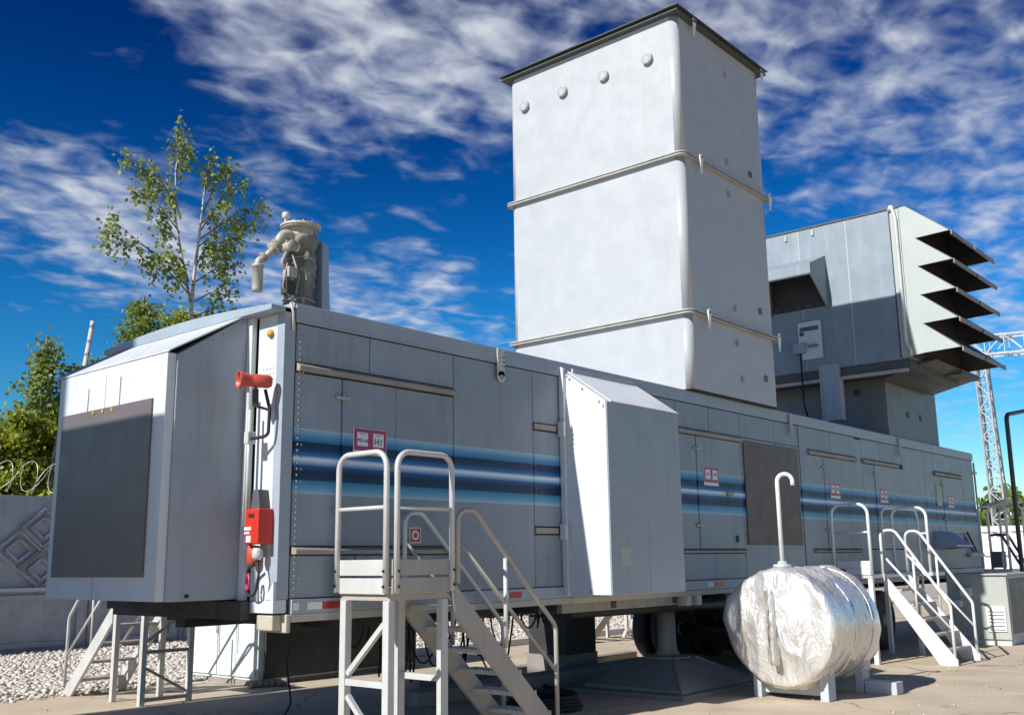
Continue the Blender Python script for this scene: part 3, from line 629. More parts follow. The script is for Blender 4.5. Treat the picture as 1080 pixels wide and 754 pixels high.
MB().box(sx0-.02, sx1+.02, sy0-.02, sy1+.02, 9.0755, 9.12).build('top_curb', 'hoodgrey', S_)
b = MB()
MB().box(sx0-.12, sx1+.12, sy0-.12, sy1+.12, 9.1205, 9.135).build('top_rim', 'hoodgrey', S_, 0.002)
MB().box(sx0+.02, sx1+.06, sy0-.0, sy1, 3.7525, 3.7565).build('base_shadow_line', 'dark', S_)  # dark sheet painting in the shadow line under the stack base
for y in (2.60, 1.85, 1.09, .33):
    b = MB(); b.lathe([(0.085, 6.249), (0.085, 6.20), (0.075, 6.19)], (0, y, 8.53), 'X', 20); pt = b.build('port', 'stack', S_)
    b = MB()
    for k in range(8):
        a = k*math.pi/4; b.lathe([(0.009, 6.1895), (0.009, 6.182)], (0, y+.055*math.cos(a), 8.53+.055*math.sin(a)), 'X', 6)
    b.build('port_bolts', 'trim', pt)['kind'] = 'stuff'
for z in (9.06, 6.99, 4.785):
    for x in (6.66, 8.72):
        b = MB(); b.prism([(x-0.055, z+0.07), (x+0.0, z+0.09), (x+0.04, z+0.05), (x-0.015, z-0.20), (x-0.04, z-0.20)], 1, sy0-.09, sy0-.072)
        lug = b.build('lifting_lug', 'whiterail', S_, 0.003)
        MB().lathe([(0.018, sy0-.0905), (0.018, sy0-.095)], (x-0.0, 0, z+0.04), 'Y', 10).build('eye', 'dark', lug)
for (x, z) in ((8.2, 7.22), (8.25, 5.1), (8.3, 4.1)):
    MB().box(x, x+0.09, sy0-.012, sy0-.001, z, z+0.09).build('patch', 'gensetdark', S_)
for (x, z) in ((7.6, 8.6), (7.5, 5.0), (7.5, 7.2), (7.5, 6.7), (7.5, 4.5), (7.6, 4.0)):
    MB().box(x, x+0.03, sy0-.03, sy0-.001, z, z+0.09).build('tab', 'grey', S_)

# ------------------------------------------------------------------ air intake house
A = thing('air_intake_house', 'grey air intake house with stacked weather hoods on the trailer roof', 'air intake', (14.9, 1.0, 3.755))
IX, IY0, IY1, IZ0, IZ1, IXE = 12.9, -0.72, 3.45, 5.03, 7.82, 15.5
b = MB(); b.box(IX, IXE, IY0, IY1, IZ0, IZ1); b.build('filter_box', 'intake', A, 0.01)
MB().box(IX-.02, IXE+.02, IY0-.0, IY1, IZ1+0.001, IZ1+0.035).build('roof_sheet', 'hoodgrey', A, 0.003)
for y in (0.3, 1.25, 2.2):
    MB().box(IX-.006, IX-.0005, y-0.012, y+0.012, IZ0+.02, IZ1-.02).build('panel_seam', 'cheek', A)
for y in (1.5, 0.95): MB().box(IX-.03, IX-.0005, y-.025, y+.025, IZ1-.16, IZ1-.06).build('tab', 'trim', A)
# base frame, pedestal
MB().box(IX+.02, IXE+.1, IY0+.05, IY1-.05, 4.86, 5.028).build('base_frame', 'hoodgrey', A, 0.006)
MB().box(IX+.0, IX+.06, IY0+.1, IY1-.05, 4.80, 4.858).build('base_rail', 'trim', A)
MB().box(13.60, 16.35, 0.06, 2.7, 3.757, 4.859).build('pedestal', mat('pedestal_paint', (0.14, 0.16, 0.185), 0.5, vary=0.1, streak=0.4, dirt=(0.2, 0.2, 0.2)), A, 0.006)
for x in (14.6, 15.3): MB().box(x, x+.1, 0.05, 0.0595, 4.2, 4.32).build('patch', 'dark', A)
b = MB(); b.prism([(-0.72, 5.028), (-1.0, 5.02), (0.0, 4.78), (0.06, 4.86)], 0, 13.3, 16.0); b.build('drain_pan', 'hoodgrey', A, 0.004)
MB().box(14.7, 15.75, -1.0, -.55, 4.93, 5.03).build('pan_end', 'hoodgrey', A)
# weather hoods: saw-tooth end plate with five teeth, each with its roof blade
NH, zt0, step, out = 5, 7.81, 0.524, -1.56
tips = [7.20 - i*step for i in range(NH)]
poly = [(IY0-.001, 7.81), (-0.84, 7.81), (out, tips[0])]
for i in range(NH-1):
    poly += [(-0.96, tips[i]-0.02), (out, tips[i+1])]
poly += [(-0.96, tips[-1]-0.02), (IY0-.001, 5.06)]
for x in (IX-.03, 15.43):
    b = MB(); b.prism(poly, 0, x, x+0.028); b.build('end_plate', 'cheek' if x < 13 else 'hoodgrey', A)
for i in range(NH):
    zb = 7.81 if i == 0 else tips[i-1]-0.02; yb = -0.84 if i == 0 else -0.96
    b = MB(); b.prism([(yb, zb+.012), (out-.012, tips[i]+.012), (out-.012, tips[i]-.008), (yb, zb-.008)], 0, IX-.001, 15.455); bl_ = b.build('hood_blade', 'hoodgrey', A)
    for x0, x1 in ((IX-.001, 14.12), (14.22, 15.445)):
        MB().prism([(out-.0125, tips[i]+.015), (out-.034, tips[i]+.004), (out-.034, tips[i]-.075), (out-.0125, tips[i]-.075)], 0, x0, x1).build('lip', 'jack', bl_)
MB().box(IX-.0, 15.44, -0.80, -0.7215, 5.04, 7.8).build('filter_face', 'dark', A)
MB().box(IX-.001, 15.455, -0.845, -0.7215, 7.801, 7.83).build('roof_strip', 'hoodgrey', A)
# pipe at the corner, cabinet board, conduit trunk, small hood
MB().tube(fillet([(IX-.06, -.55, 7.78), (IX-.06, -.60, 7.9), (IX-.06, -.66, 7.6), (IX-.06, -.655, 5.3), (IX-.06, -.72, 5.16), (IX-.06, -.72, 5.05)], .06, 4), 0.032, 8).build('drain_pipe', 'galv', A)
MB().box(IX-.035, IX-.001, -.715, -.55, 5.05, 7.8).build('corner_strip', 'cheek', A, 0.004)
MB().box(IX-.012, IX-.0012, -.545, -.52, 5.05, 7.78).build('corner_gap', 'dark', A)
bd = MB().box(IX-.06, IX-.002, 0.91, 1.36, 5.25, 5.98).build('equipment_board', 'white', A, 0.006)
MB().box(IX-.13, IX-.061, 1.22, 1.46, 5.38, 5.58).build('junction_box', 'grey', bd, 0.006)
MB().box(IX-.066, IX-.0605, .95, 1.32, 5.80, 5.88).build('board_label', 'gensetdark', bd)
MB().tube([(IX-.09, 1.15, 5.5), (IX-.09, .98, 5.5)], .03, 8).build('gland', 'jack', bd)
MB().box(IX-.09, IX-.061, 1.25, 1.32, 5.72, 5.78).build('switch', 'ink', bd)
MB().tube(fillet([(IX-.08, 1.33, 5.38), (IX-.08, 1.33, 4.4), (IX+.3, 1.33, 3.77)], .1, 4), .018, 6).build('cable', 'black', A)
tr_ = MB().box(IX-.05, IX+.12, .62, .96, 4.05, 5.12).build('conduit_trunk', 'grey', A, 0.006)
MB().box(IX-.03, IX+.0, .97, 1.01, 3.757, 5.1).build('support_post', 'trim', A)
MB().lathe([(0.06, 13.599), (0.06, 13.56), (0.03, 13.55)], (0, 0.6, 4.62), 'X', 14).build('round_cap', 'dark', A)
# small hood on the left face: open below
b = MB(); y0, y1 = 0.74, 1.93
b.add([(IX-.001, y0, 7.22), (IX-.72, y0, 6.92), (IX-.72, y0, 6.70), (IX-.001, y0, 6.18), (IX-.001, y1, 7.22), (IX-.72, y1, 6.92), (IX-.72, y1, 6.70), (IX-.001, y1, 6.18)],
      [(0,1,2,3), (4,7,6,5), (0,4,5,1), (1,5,6,2), ])
o = b.build('small_hood', 'intake', A); md = o.modifiers.new('thick', 'SOLIDIFY'); md.thickness = 0.03; md.offset = -1
MB().box(IX-.012, IX-.0015, y0+.06, y1-.06, 6.24, 6.95).build('small_hood_opening', 'dark', o)
for k in range(5): MB().box(IX-.05, IX-.013, y0+.08+k*.22, y0+.22+k*.22, 6.27, 6.30).build('louvre', 'hoodgrey', o)

def lathe_dir(prof, o0, ax, n=24, inner=None):
    b = MB(); a = ax.orthogonal().normalized(); c = ax.cross(a); vs = []
    for r, t_ in prof:
        for k in range(n):
            g = 2*math.pi*k/n; vs.append(o0 + ax*t_ + a*r*math.cos(g) + c*r*math.sin(g))
    b.add(vs, [(i*n+k, i*n+(k+1) % n, (i+1)*n+(k+1) % n, (i+1)*n+k) for i in range(len(prof)-1) for k in range(n)], True); return b
# ------------------------------------------------------------------ lagged vent on the roof
V = thing('lagged_vent', 'canvas wrapped vent with cream pipes on the trailer roof', 'vent', (1.22, 1.6, 3.755))
def crumple_cyl(c, r, z0, z1, n=40, rings=28, amp=.03, sc=5.0, seed=0.0, taper=0.0):
    b = MB(); vs = []
    for i in range(rings+1):
        t_ = i/rings; z = z0+(z1-z0)*t_
        for k in range(n):
            a = 2*math.pi*k/n; rr = r*(1+taper*t_) * (1 - 0.10*math.exp(-((t_-.42)/.03)**2) - .07*math.exp(-((t_-.78)/.02)**2))
            p = Vector((math.cos(a)*rr*sc, math.sin(a)*rr*sc, z*sc*.7+seed)); rr += amp*(noise.noise(p)+.5*noise.noise(p*2.3))
            vs.append((c[0]+rr*math.cos(a), c[1]+rr*math.sin(a), z))
    fs = [(i*n+k, i*n+(k+1) % n, (i+1)*n+(k+1) % n, (i+1)*n+k) for i in range(rings) for k in range(n)]
    b.add(vs, fs, True); b.f += [tuple(range(n))[::-1], tuple(rings*n+k for k in range(n))]; b.sm += [False, False]; return b
crumple_cyl((1.25, 1.6), .15, 3.756, 4.98, n=64, rings=60, amp=.05, sc=10.0, taper=.06).build('lagging', 'canvas', V)
b = MB(); b.lathe([(0.13, 4.975), (0.13, 5.065), (0.20, 5.066), (0.20, 5.082), (0.215, 5.083), (0.215, 5.105), (0.04, 5.106)], (1.25, 1.6, 0), 'Z', 28, False); tf = b.build('top_flange', 'cream', V)
b = MB()
for k in range(12): a = k*math.pi/6; b.lathe([(.012, 5.052), (.012, 5.122)], (1.25+.19*math.cos(a), 1.6+.19*math.sin(a), 0), 'Z', 6)
b.build('bolts', 'rust', tf)['kind'] = 'stuff'
b = MB(); b.tube([(1.10, 1.66, 5.10), (1.10, 1.66, 5.17)], .015, 8); b.lathe([(0.015, 5.16), (.035, 5.175), (.045, 5.205), (.035, 5.235), (.008, 5.245)], (1.10, 1.66, 0), 'Z', 14); b.build('cap_knob', 'galv', V)
b = MB(); b.tube(fillet([(1.16, 1.56, 4.93), (1.02, 1.57, 4.98), (.93, 1.59, 4.80)], .07, 6), .052, 12); b.build('elbow_pipe', 'cream', V)
b = MB(); b.tube([(.93, 1.59, 4.80), (.82, 1.62, 4.67)], .036, 10); b.tube(fillet([(.82, 1.62, 4.67), (.76, 1.64, 4.63), (.76, 1.64, 4.5)], .05, 5), .036, 10); b.build('branch_pipe', 'cream', V)
b = MB(); b.lathe([(.02, 4.30), (.05, 4.305), (.055, 4.33), (.055, 4.56), (.062, 4.561), (.062, 4.585), (.03, 4.59)], (.76, 1.64, 0), 'Z', 16); b.build('silencer', 'cream', V)
def disc(o0, d, r, t, name, m_):
    d = Vector(d).normalized(); lathe_dir([(0, 0), (r, 0), (r, t), (0, t)], Vector(o0), d, 16).build(name, m_, V)
disc((.945, 1.588, 4.83), (-.5, .08, -.6), .075, .02, 'pipe_flange', 'rust'); disc((.915, 1.594, 4.79), (-.5, .08, -.6), .075, .02, 'pipe_flange', 'cream')
disc((.81, 1.618, 4.68), (-.7, .1, -.5), .055, .018, 'pipe_flange', 'rust')
b = MB(); b.lathe([(.03, -.09), (.05, -.085), (.05, .085), (.03, .09)], (1.01, 1.50, 4.80), 'Y', 14, False); b.build('valve_body', 'cream', V)
disc((1.01, 1.41, 4.80), (0, -1, 0), .062, .015, 'valve_cover', 'rust')
b = MB(); b.tube(fillet([(1.01, 1.5, 4.76), (.95, 1.50, 4.62), (1.03, 1.49, 4.52)], .05, 4), .022, 8); b.tube(fillet([(.99, 1.46, 4.62), (.93, 1.45, 4.35), (1.06, 1.43, 4.22)], .05, 4), .010, 6); b.tube(fillet([(1.05, 1.46, 4.72), (1.12, 1.43, 4.5), (1.08, 1.43, 4.3)], .05, 4), .010, 6); b.build('small_pipe', 'rust', V)
MB().box(.98, 1.09, 1.42, 1.52, 4.47, 4.58).build('valve_box', 'cream', V, .006)
MB().box(.96, 1.07, 1.42, 1.52, 4.29, 4.44).build('actuator', 'chassis', V, .006)
b = MB(); b.prism([(1.47, 3.756), (1.60, 3.756), (1.53, 4.93), (1.45, 4.96)], 1, 1.48, 1.72); b.build('back_plate', 'grey', V, .004)
for a in (0.0, 1.1): MB().bar((1.12+a*.1, 1.42, 3.80), (1.17, 1.42, 4.32), .012, .012).build('strap', 'rust', V)
for zz in (4.28, 4.72):
    b = MB(); b.tube([(1.25+.165*math.cos(k*.3), 1.6+.165*math.sin(k*.3), zz+.01*math.sin(k)) for k in range(22)], .010, 6); b.build('strap', 'rust', V)

# ------------------------------------------------------------------ horn, call box
Hn = thing('horn_speaker', 'red horn speaker on a bracket at the trailer corner', 'horn', (-.16, .3, 3.08))
b = MB(); prof = [(.075, .0), (.085, .05), (.07, .16), (.065, .30), (.05, .34)]
ax = Vector((.50, -.86, -.03)).normalized(); o0 = Vector((-.42, .60, 3.09))
ax = Vector((.93, -.28, .02)).normalized(); o0 = Vector((-.43, .15, 3.06))
HS = .74
b = lathe_dir([(r_*HS, t_*HS) for r_, t_ in ((.035, .12), (.06, .06), (.088, .005), (.098, 0), (.10, .01), (.088, .06), (.07, .12), (.066, .16), (.075, .17), (.075, .34), (.06, .37), (.0, .37))], o0, ax); b.build('bell', 'horn', Hn)
b = lathe_dir([(.0, .02), (.03, .03), (.036, .06), (.03, .10), (.0, .11)], o0, ax); b.build('throat', 'horncup', Hn)
b = MB(); b.tube(fillet([(-.20, .10, 3.0), (-.18, .06, 2.84), (-.17, .08, 2.62), (-.25, .2, 2.6)], .05, 4), .014, 8); b.build('cable', 'black', Hn)
b = MB(); b.bar((-.28, .12, 3.0), (-.27, .13, 2.86), .05, .012); b.bar((-.27, .13, 2.86), (-.09, .18, 2.85), .04, .012); b.build('bracket', 'chassis', Hn)
b = MB(); b.box(-.28, -.2, .20, .26, 2.56, 2.66); b.build('junction_box', 'galv', Hn, .006)
b = MB(); b.tube([(-.2, .33, 1.9), (-.2, .33, 3.0)], .016, 8); b.build('conduit', 'galv', Hn)
b = MB(); b.tube([(-.22, .27, 1.9), (-.22, .27, 2.85)], .014, 8); b.build('conduit', 'galv', Hn)
Bx = thing('alarm_call_box', 'red alarm box with a cable loop beneath the horn speaker', 'alarm box', (-.16, .2, 1.75))
b = MB(); b.box(-.25, -.098, .065, .245, 1.755, 2.035); cb = b.build('box', 'red', Bx, .012)
MB().box(-.256, -.2505, .12, .19, 1.965, 1.995).build('plate', 'ink', cb); MB().box(-.256, -.2505, .15, .21, 1.77, 1.82).build('sticker', 'paper', cb); MB().box(-.256, -.2505, .15, .24, 1.865, 1.89).build('sticker', 'paper', cb); MB().box(-.256, -.2505, .17, .235, 1.835, 1.852).build('sticker', 'paper', cb)
b = MB(); b.prism([(.12, 2.036), (.245, 2.036), (.22, 2.19), (.15, 2.19)], 0, -.20, -.10); b.build('shroud', 'gensetdark', Bx, .004)
b = MB(); b.lathe([(.045, 1.745), (.055, 1.72), (.055, 1.61), (.03, 1.58)], (-.15, .25, 0), 'Z', 12); b.build('sounder', 'horn', Bx)
b = MB(); b.lathe([(.035, 1.725), (.045, 1.70), (.045, 1.66), (.03, 1.63)], (-.19, .14, 0), 'Z', 12); b.build('cable_gland', 'galv', Bx)
b = MB(); b.tube(fillet([(-.19, .14, 1.64), (-.2, .10, 1.52), (-.2, .14, 1.36), (-.2, .25, 1.34), (-.2, .26, 1.55), (-.2, .17, 1.6)], .06, 5), .012, 6); b.build('cable_loop', 'black', Bx)
b = MB(); b.tube([(-.23, .2+.02*math.cos(k), 1.46+.07*math.sin(k)) for k in range(0, 7)], .012, 6); b.build('tape', 'magenta', Bx)

# ------------------------------------------------------------------ access stairs
def stairs_near():
    R = thing('access_stairs', 'galvanised access stairs with a railed platform at the front door', 'stairs', (0.8, -.4, 0))
    x0, x1, y0, y1, zd = .45, 1.13, -.72, -.10, 1.36
    MB().box(x0+.01, x1-.01, y0+.01, y1, zd-.0, zd+.03).build('deck', 'galv', R)
    b = MB(); b.box(x0+.02, x1-.02, y0+.02, y0+.06, zd-.06, zd-.001); b.box(x0+.02, x0+.06, y0+.061, y1, zd-.06, zd-.001); b.build('deck_frame', 'string', R)
    for z in (zd-.01, zd+.135):
        MB().box(x0-.012, x0, y0+.015, y1-.015, z, z+.125).build('kick_plate', 'galv', R, .003)
        MB().box(x0+.015, x1-.015, y0-.012, y0, z, z+.125).build('kick_plate', 'string', R, .003)
    MB().tube(fillet([(x0-.02, y1-.0, zd), (x0-.02, y1-.0, 2.48), (x0-.02, y0+.03, 2.48), (x0-.02, y0+.03, zd)], .13, 8), .024, 10).build('guard_rail', 'galv', R)
    MB().tube([(x0-.02, y1, 2.03), (x0-.02, y0+.03, 2.03)], .018, 8).build('mid_rail', 'galv', R)
    MB().tube(fillet([(x0+.05, y0-.02, zd), (x0+.05, y0-.02, 2.48), (x1-.0, y0-.02, 2.48), (x1-.0, y0-.02, zd)], .13, 8), .024, 10).build('guard_rail', 'galv', R)
    MB().tube([(x0+.05, y0-.02, 2.03), (x1, y0-.02, 2.03)], .018, 8).build('mid_rail', 'galv', R)
    bl = MB()
    for y in (y1, y0+.03):
        for z in (zd+.05, zd+.17): bl.lathe([(.013, x0-.0445), (.011, x0-.055)], (0, y, z), 'X', 6)
    for x in (x0+.05, x1):
        for z in (zd+.05, zd+.17): bl.lathe([(.013, y0-.0445), (.011, y0-.055)], (x, 0, z), 'Y', 6)
    bl.build('bolts', 'black', R)['kind'] = 'stuff'
    for (x, y) in ((x0+.03, y0+.045), (x0+.03, y1-.06), (x1-.05, y0+.045), (x1-.05, y1-.06)):
        MB().box(x-.035, x+.035, y-.035, y+.035, 0, zd-.061).build('leg', 'galv', R, .006)
    MB().bar((x0+.03, y1-.1, .72), (x0+.03, y0+.09, 1.12), .04, .04).build('brace', 'galv', R)
    MB().bar((x0+.03, y1-.096, .66), (x0+.03, y0+.081, .66), .05, .05).build('brace', 'galv', R)
    MB().bar((x0+.03, y1-.1, .55), (x0+.03, y0+.09, .15), .04, .04).build('brace', 'galv', R)
    MB().bar((x1-.05, y1-.096, .66), (x1-.05, y0+.081, .66), .05, .05).build('brace', 'galv', R)
    # flight going down along the trailer
    sxa, sxb = x1+.03, 2.60; sl = (zd)/(sxb-sxa)
    for y in (y0-.005, y1-.02):
        b = MB(); b.prism([(sxa, zd+.06), (sxa, zd-.20), (sxb-.22, 0), (sxb+.06, 0)], 1, y-.02, y+.02); b.build('stringer', 'string', R, .003)
    n = 6
    for k in range(n):
        z = zd - (k+1)*zd/(n+1) + .06; x = sxa + (zd-z)/sl - .10
        b = MB(); b.box(x, x+.24, y0+.02, y1-.045, z-.03, z)
        for j in range(16):
            yy = y0+.03+j*.032; b.box(x-.012, x-.001, yy, yy+.016, z-.03, z+.006)
        b.build('step', 'galv', R)
    for y in (y0-.03, y1+.0):
        pth = fillet([(x1+.06, y, 1.42), (x1+.06, y, 2.03), (x1+.27, y, 2.03), (2.50, y, 1.00), (2.50, y, .05)], .13, 7)
        MB().tube(pth, .021, 10).build('handrail', 'string' if y < -.5 else 'galv', R)
        MB().tube([(x1+.06, y, 1.78), (2.49, y, .60)], .018, 8).build('mid_rail', 'string', R)
        MB().tube([(1.80, y, .85), (1.80, y, 1.62)], .020, 8).build('baluster', 'galv', R)
    return R
stairs_near()

def stairs_right():
    R = thing('access_stairs', 'white access stairs with open treads behind the foil tank', 'stairs', (11.5, -.5, 0))
    x0, x1, y0, y1, zd = 10.35, 12.35, -.68, -.10, 1.31
    MB().box(x0, x1, y0, y1, zd-.05, zd).build('deck', 'galv', R, .003)
    MB().box(x0-.014, x0-.001, y0, y1-.05, zd+.005, zd+.21).build('kick_plate', 'whiterail', R, .003)
    MB().box(x0-.0165, x0-.0145, y1-.18, y1-.07, zd+.03, zd+.09).build('tag', 'magenta', R)
    MB().box(x0-.0165, x0-.0145, y0, y1-.05, zd+.10, zd+.106).build('seam', 'trim', R)
    def hoop(pts): return MB().tube(fillet(pts, .16, 8), .024, 10).build('guard_rail', 'whiterail', R)
    hoop([(x0, y1, zd), (x0, y1, 2.38), (x0, y0, 2.38), (x0, y0, zd)])
    MB().tube([(x0, y1-.05, 1.95), (x0, y0, 1.95)], .018, 8).build('mid_rail', 'whiterail', R)
    hoop([(x1, y1-.2, zd), (x1, y1-.2, 2.38), (x1, y0-.2, 2.38), (x1, y0-.2, zd)])
    MB().box(x1-.1, x1+.5, y0-.26, y0-.001, zd-.05, zd).build('deck', 'galv', R, .003)
    MB().tube([(x1, y1-.2, 1.95), (x1, y0-.2, 1.95)], .018, 8).build('mid_rail', 'whiterail', R)
    hoop([(12.42, y1, zd), (12.42, y1, 2.40), (13.6, y1-.2, 2.40), (13.6, y1-.2, zd-.3)])
    for (x, y) in ((x0+.04, y0+.04), (x0+.04, y1-.04), (x1-.04, y0+.04), (x1-.04, y1-.04)):
        MB().box(x-.035, x+.035, y-.035, y+.035, 0, zd-.051).build('leg', 'whiterail', R, .004)
    MB().bar((x0+.04, y0+.09, 1.05), (x0+.04, y1-.08, 1.2), .04, .04).build('brace', 'whiterail', R)
    xa, xb, yb = 10.80, 11.85, -1.62
    for x in (xa, xb):
        b = MB(); b.prism([(y0-.002, zd+.02), (y0-.002, zd-.22), (yb+.2, 0), (yb-.06, 0), (yb-.06, .08)], 0, x-.02, x+.02); b.build('stringer', 'whiterail', R, .003)
        pth = fillet([(x, y0, zd), (x, y0, 1.98), (x, y0-.22, 1.98), (x, yb-.02, .86), (x, yb-.02, .02)], .14, 7)
        MB().tube(pth, .022, 10).build('handrail', 'whiterail', R)
        MB().tube([(x, y0, 1.62), (x, yb-.02, .50)], .018, 8).build('mid_rail', 'whiterail', R)
        ym = (y0+yb)/2; MB().tube([(x, ym, .72), (x, ym, 1.57)], .018, 8).build('baluster', 'whiterail', R)
    n = 5
    for k in range(n):
        z = zd*(1-(k+1)/(n+1)); y = y0 + (yb-y0)*(k+1)/(n+1)
        MB().box(xa+.021, xb-.021, y-.10, y+.11, z-.035, z).build('step', 'string', R)
stairs_right()

def stairs_left():
    R = thing('access_stairs', 'low steel stairs beside the gravel, seen under the inlet hood', 'stairs', (1.7, 5, 0))
    x0, x1, y0, y1, zd = 1.36, 2.04, 4.5, 5.2, 1.14
    MB().box(x0, x1, y0, y1, zd-.02, zd+.03).build('deck', 'galv', R, .003)
    MB().box(x0-.012, x0-.001, y0, y1, zd-.05, zd+.10).build('kick_plate', 'galv', R, .003)
    for (x, y) in ((x0+.03, y0+.03), (x1-.03, y0+.03), (x0+.03, y1-.03), (x1-.03, y1-.03)):
        MB().box(x-.033, x+.033, y-.033, y+.033, 0, zd-.021).build('leg', 'galv', R, .004)
    MB().bar((x0+.07, y0+.03, .60), (x1-.07, y0+.03, .60), .04, .04).build('brace', 'string', R)
    MB().bar((x0+.07, y0+.03, .42), (x1-.07, y0+.03, .12), .03, .03).build('brace', 'string', R)
    MB().bar((x0+.07, y0+.03, .06), (x1-.07, y0+.03, .06), .04, .04).build('brace', 'string', R)
    MB().bar((x0+.07, y0+.03, .72), (x1-.07, y0+.03, 1.08), .03, .03).build('brace', 'string', R)
    yb = 6.35
    for x in (x0, x1):
        b = MB(); b.prism([(y1+.001, zd), (y1+.001, zd-.22), (yb-.22, 0), (yb+.02, 0)], 0, x-.02, x+.02); b.build('stringer', 'galv', R, .003)
        pth = fillet([(x, y1, zd), (x, y1, 1.95), (x, y1+.2, 1.95), (x, yb-.02, .95), (x, yb-.02, .02)], .13, 7)
        MB().tube(pth, .02, 8).build('handrail', 'galv', R)
        MB().tube([(x, y1, 1.5), (x, yb-.02, .48)], .016, 8).build('mid_rail', 'galv', R)
        MB().tube([(x, 5.72, .55), (x, 5.72, 1.5)], .016, 8).build('baluster', 'galv', R)
    for k in range(4):
        z = zd*(1-(k+1)/5)-.02; y = y1 + (yb-y1)*(k+1)/5
        MB().box(x0+.021, x1-.021, y-.11, y+.11, z-.03, z).build('step', 'string', R)
stairs_left()

def stairs_far():
    R = thing('access_stairs', 'small dark steel steps beyond the trailer underside', 'stairs', (12, 5.6, 0))
    for y in (5.3, 6.0):
        b = MB(); b.prism([(11.0, 0), (11.28, 0), (12.9, 1.15), (12.62, 1.15)], 1, y-.02, y+.02); b.build('stringer', 'string', R)
    for k in range(5):
        z = .2+k*.21; x = 11.25+k*.30; MB().box(x, x+.24, 5.321, 5.979, z-.03, z).build('step', 'string', R)
    MB().box(12.7, 13.5, 5.3, 6.0, 1.16, 1.2).build('deck', 'galv', R)
    for x in (12.75, 13.45):
        for y in (5.33, 5.97): MB().box(x-.03, x+.03, y-.03, y+.03, 0, 1.159).build('leg', 'galv', R)
stairs_far()

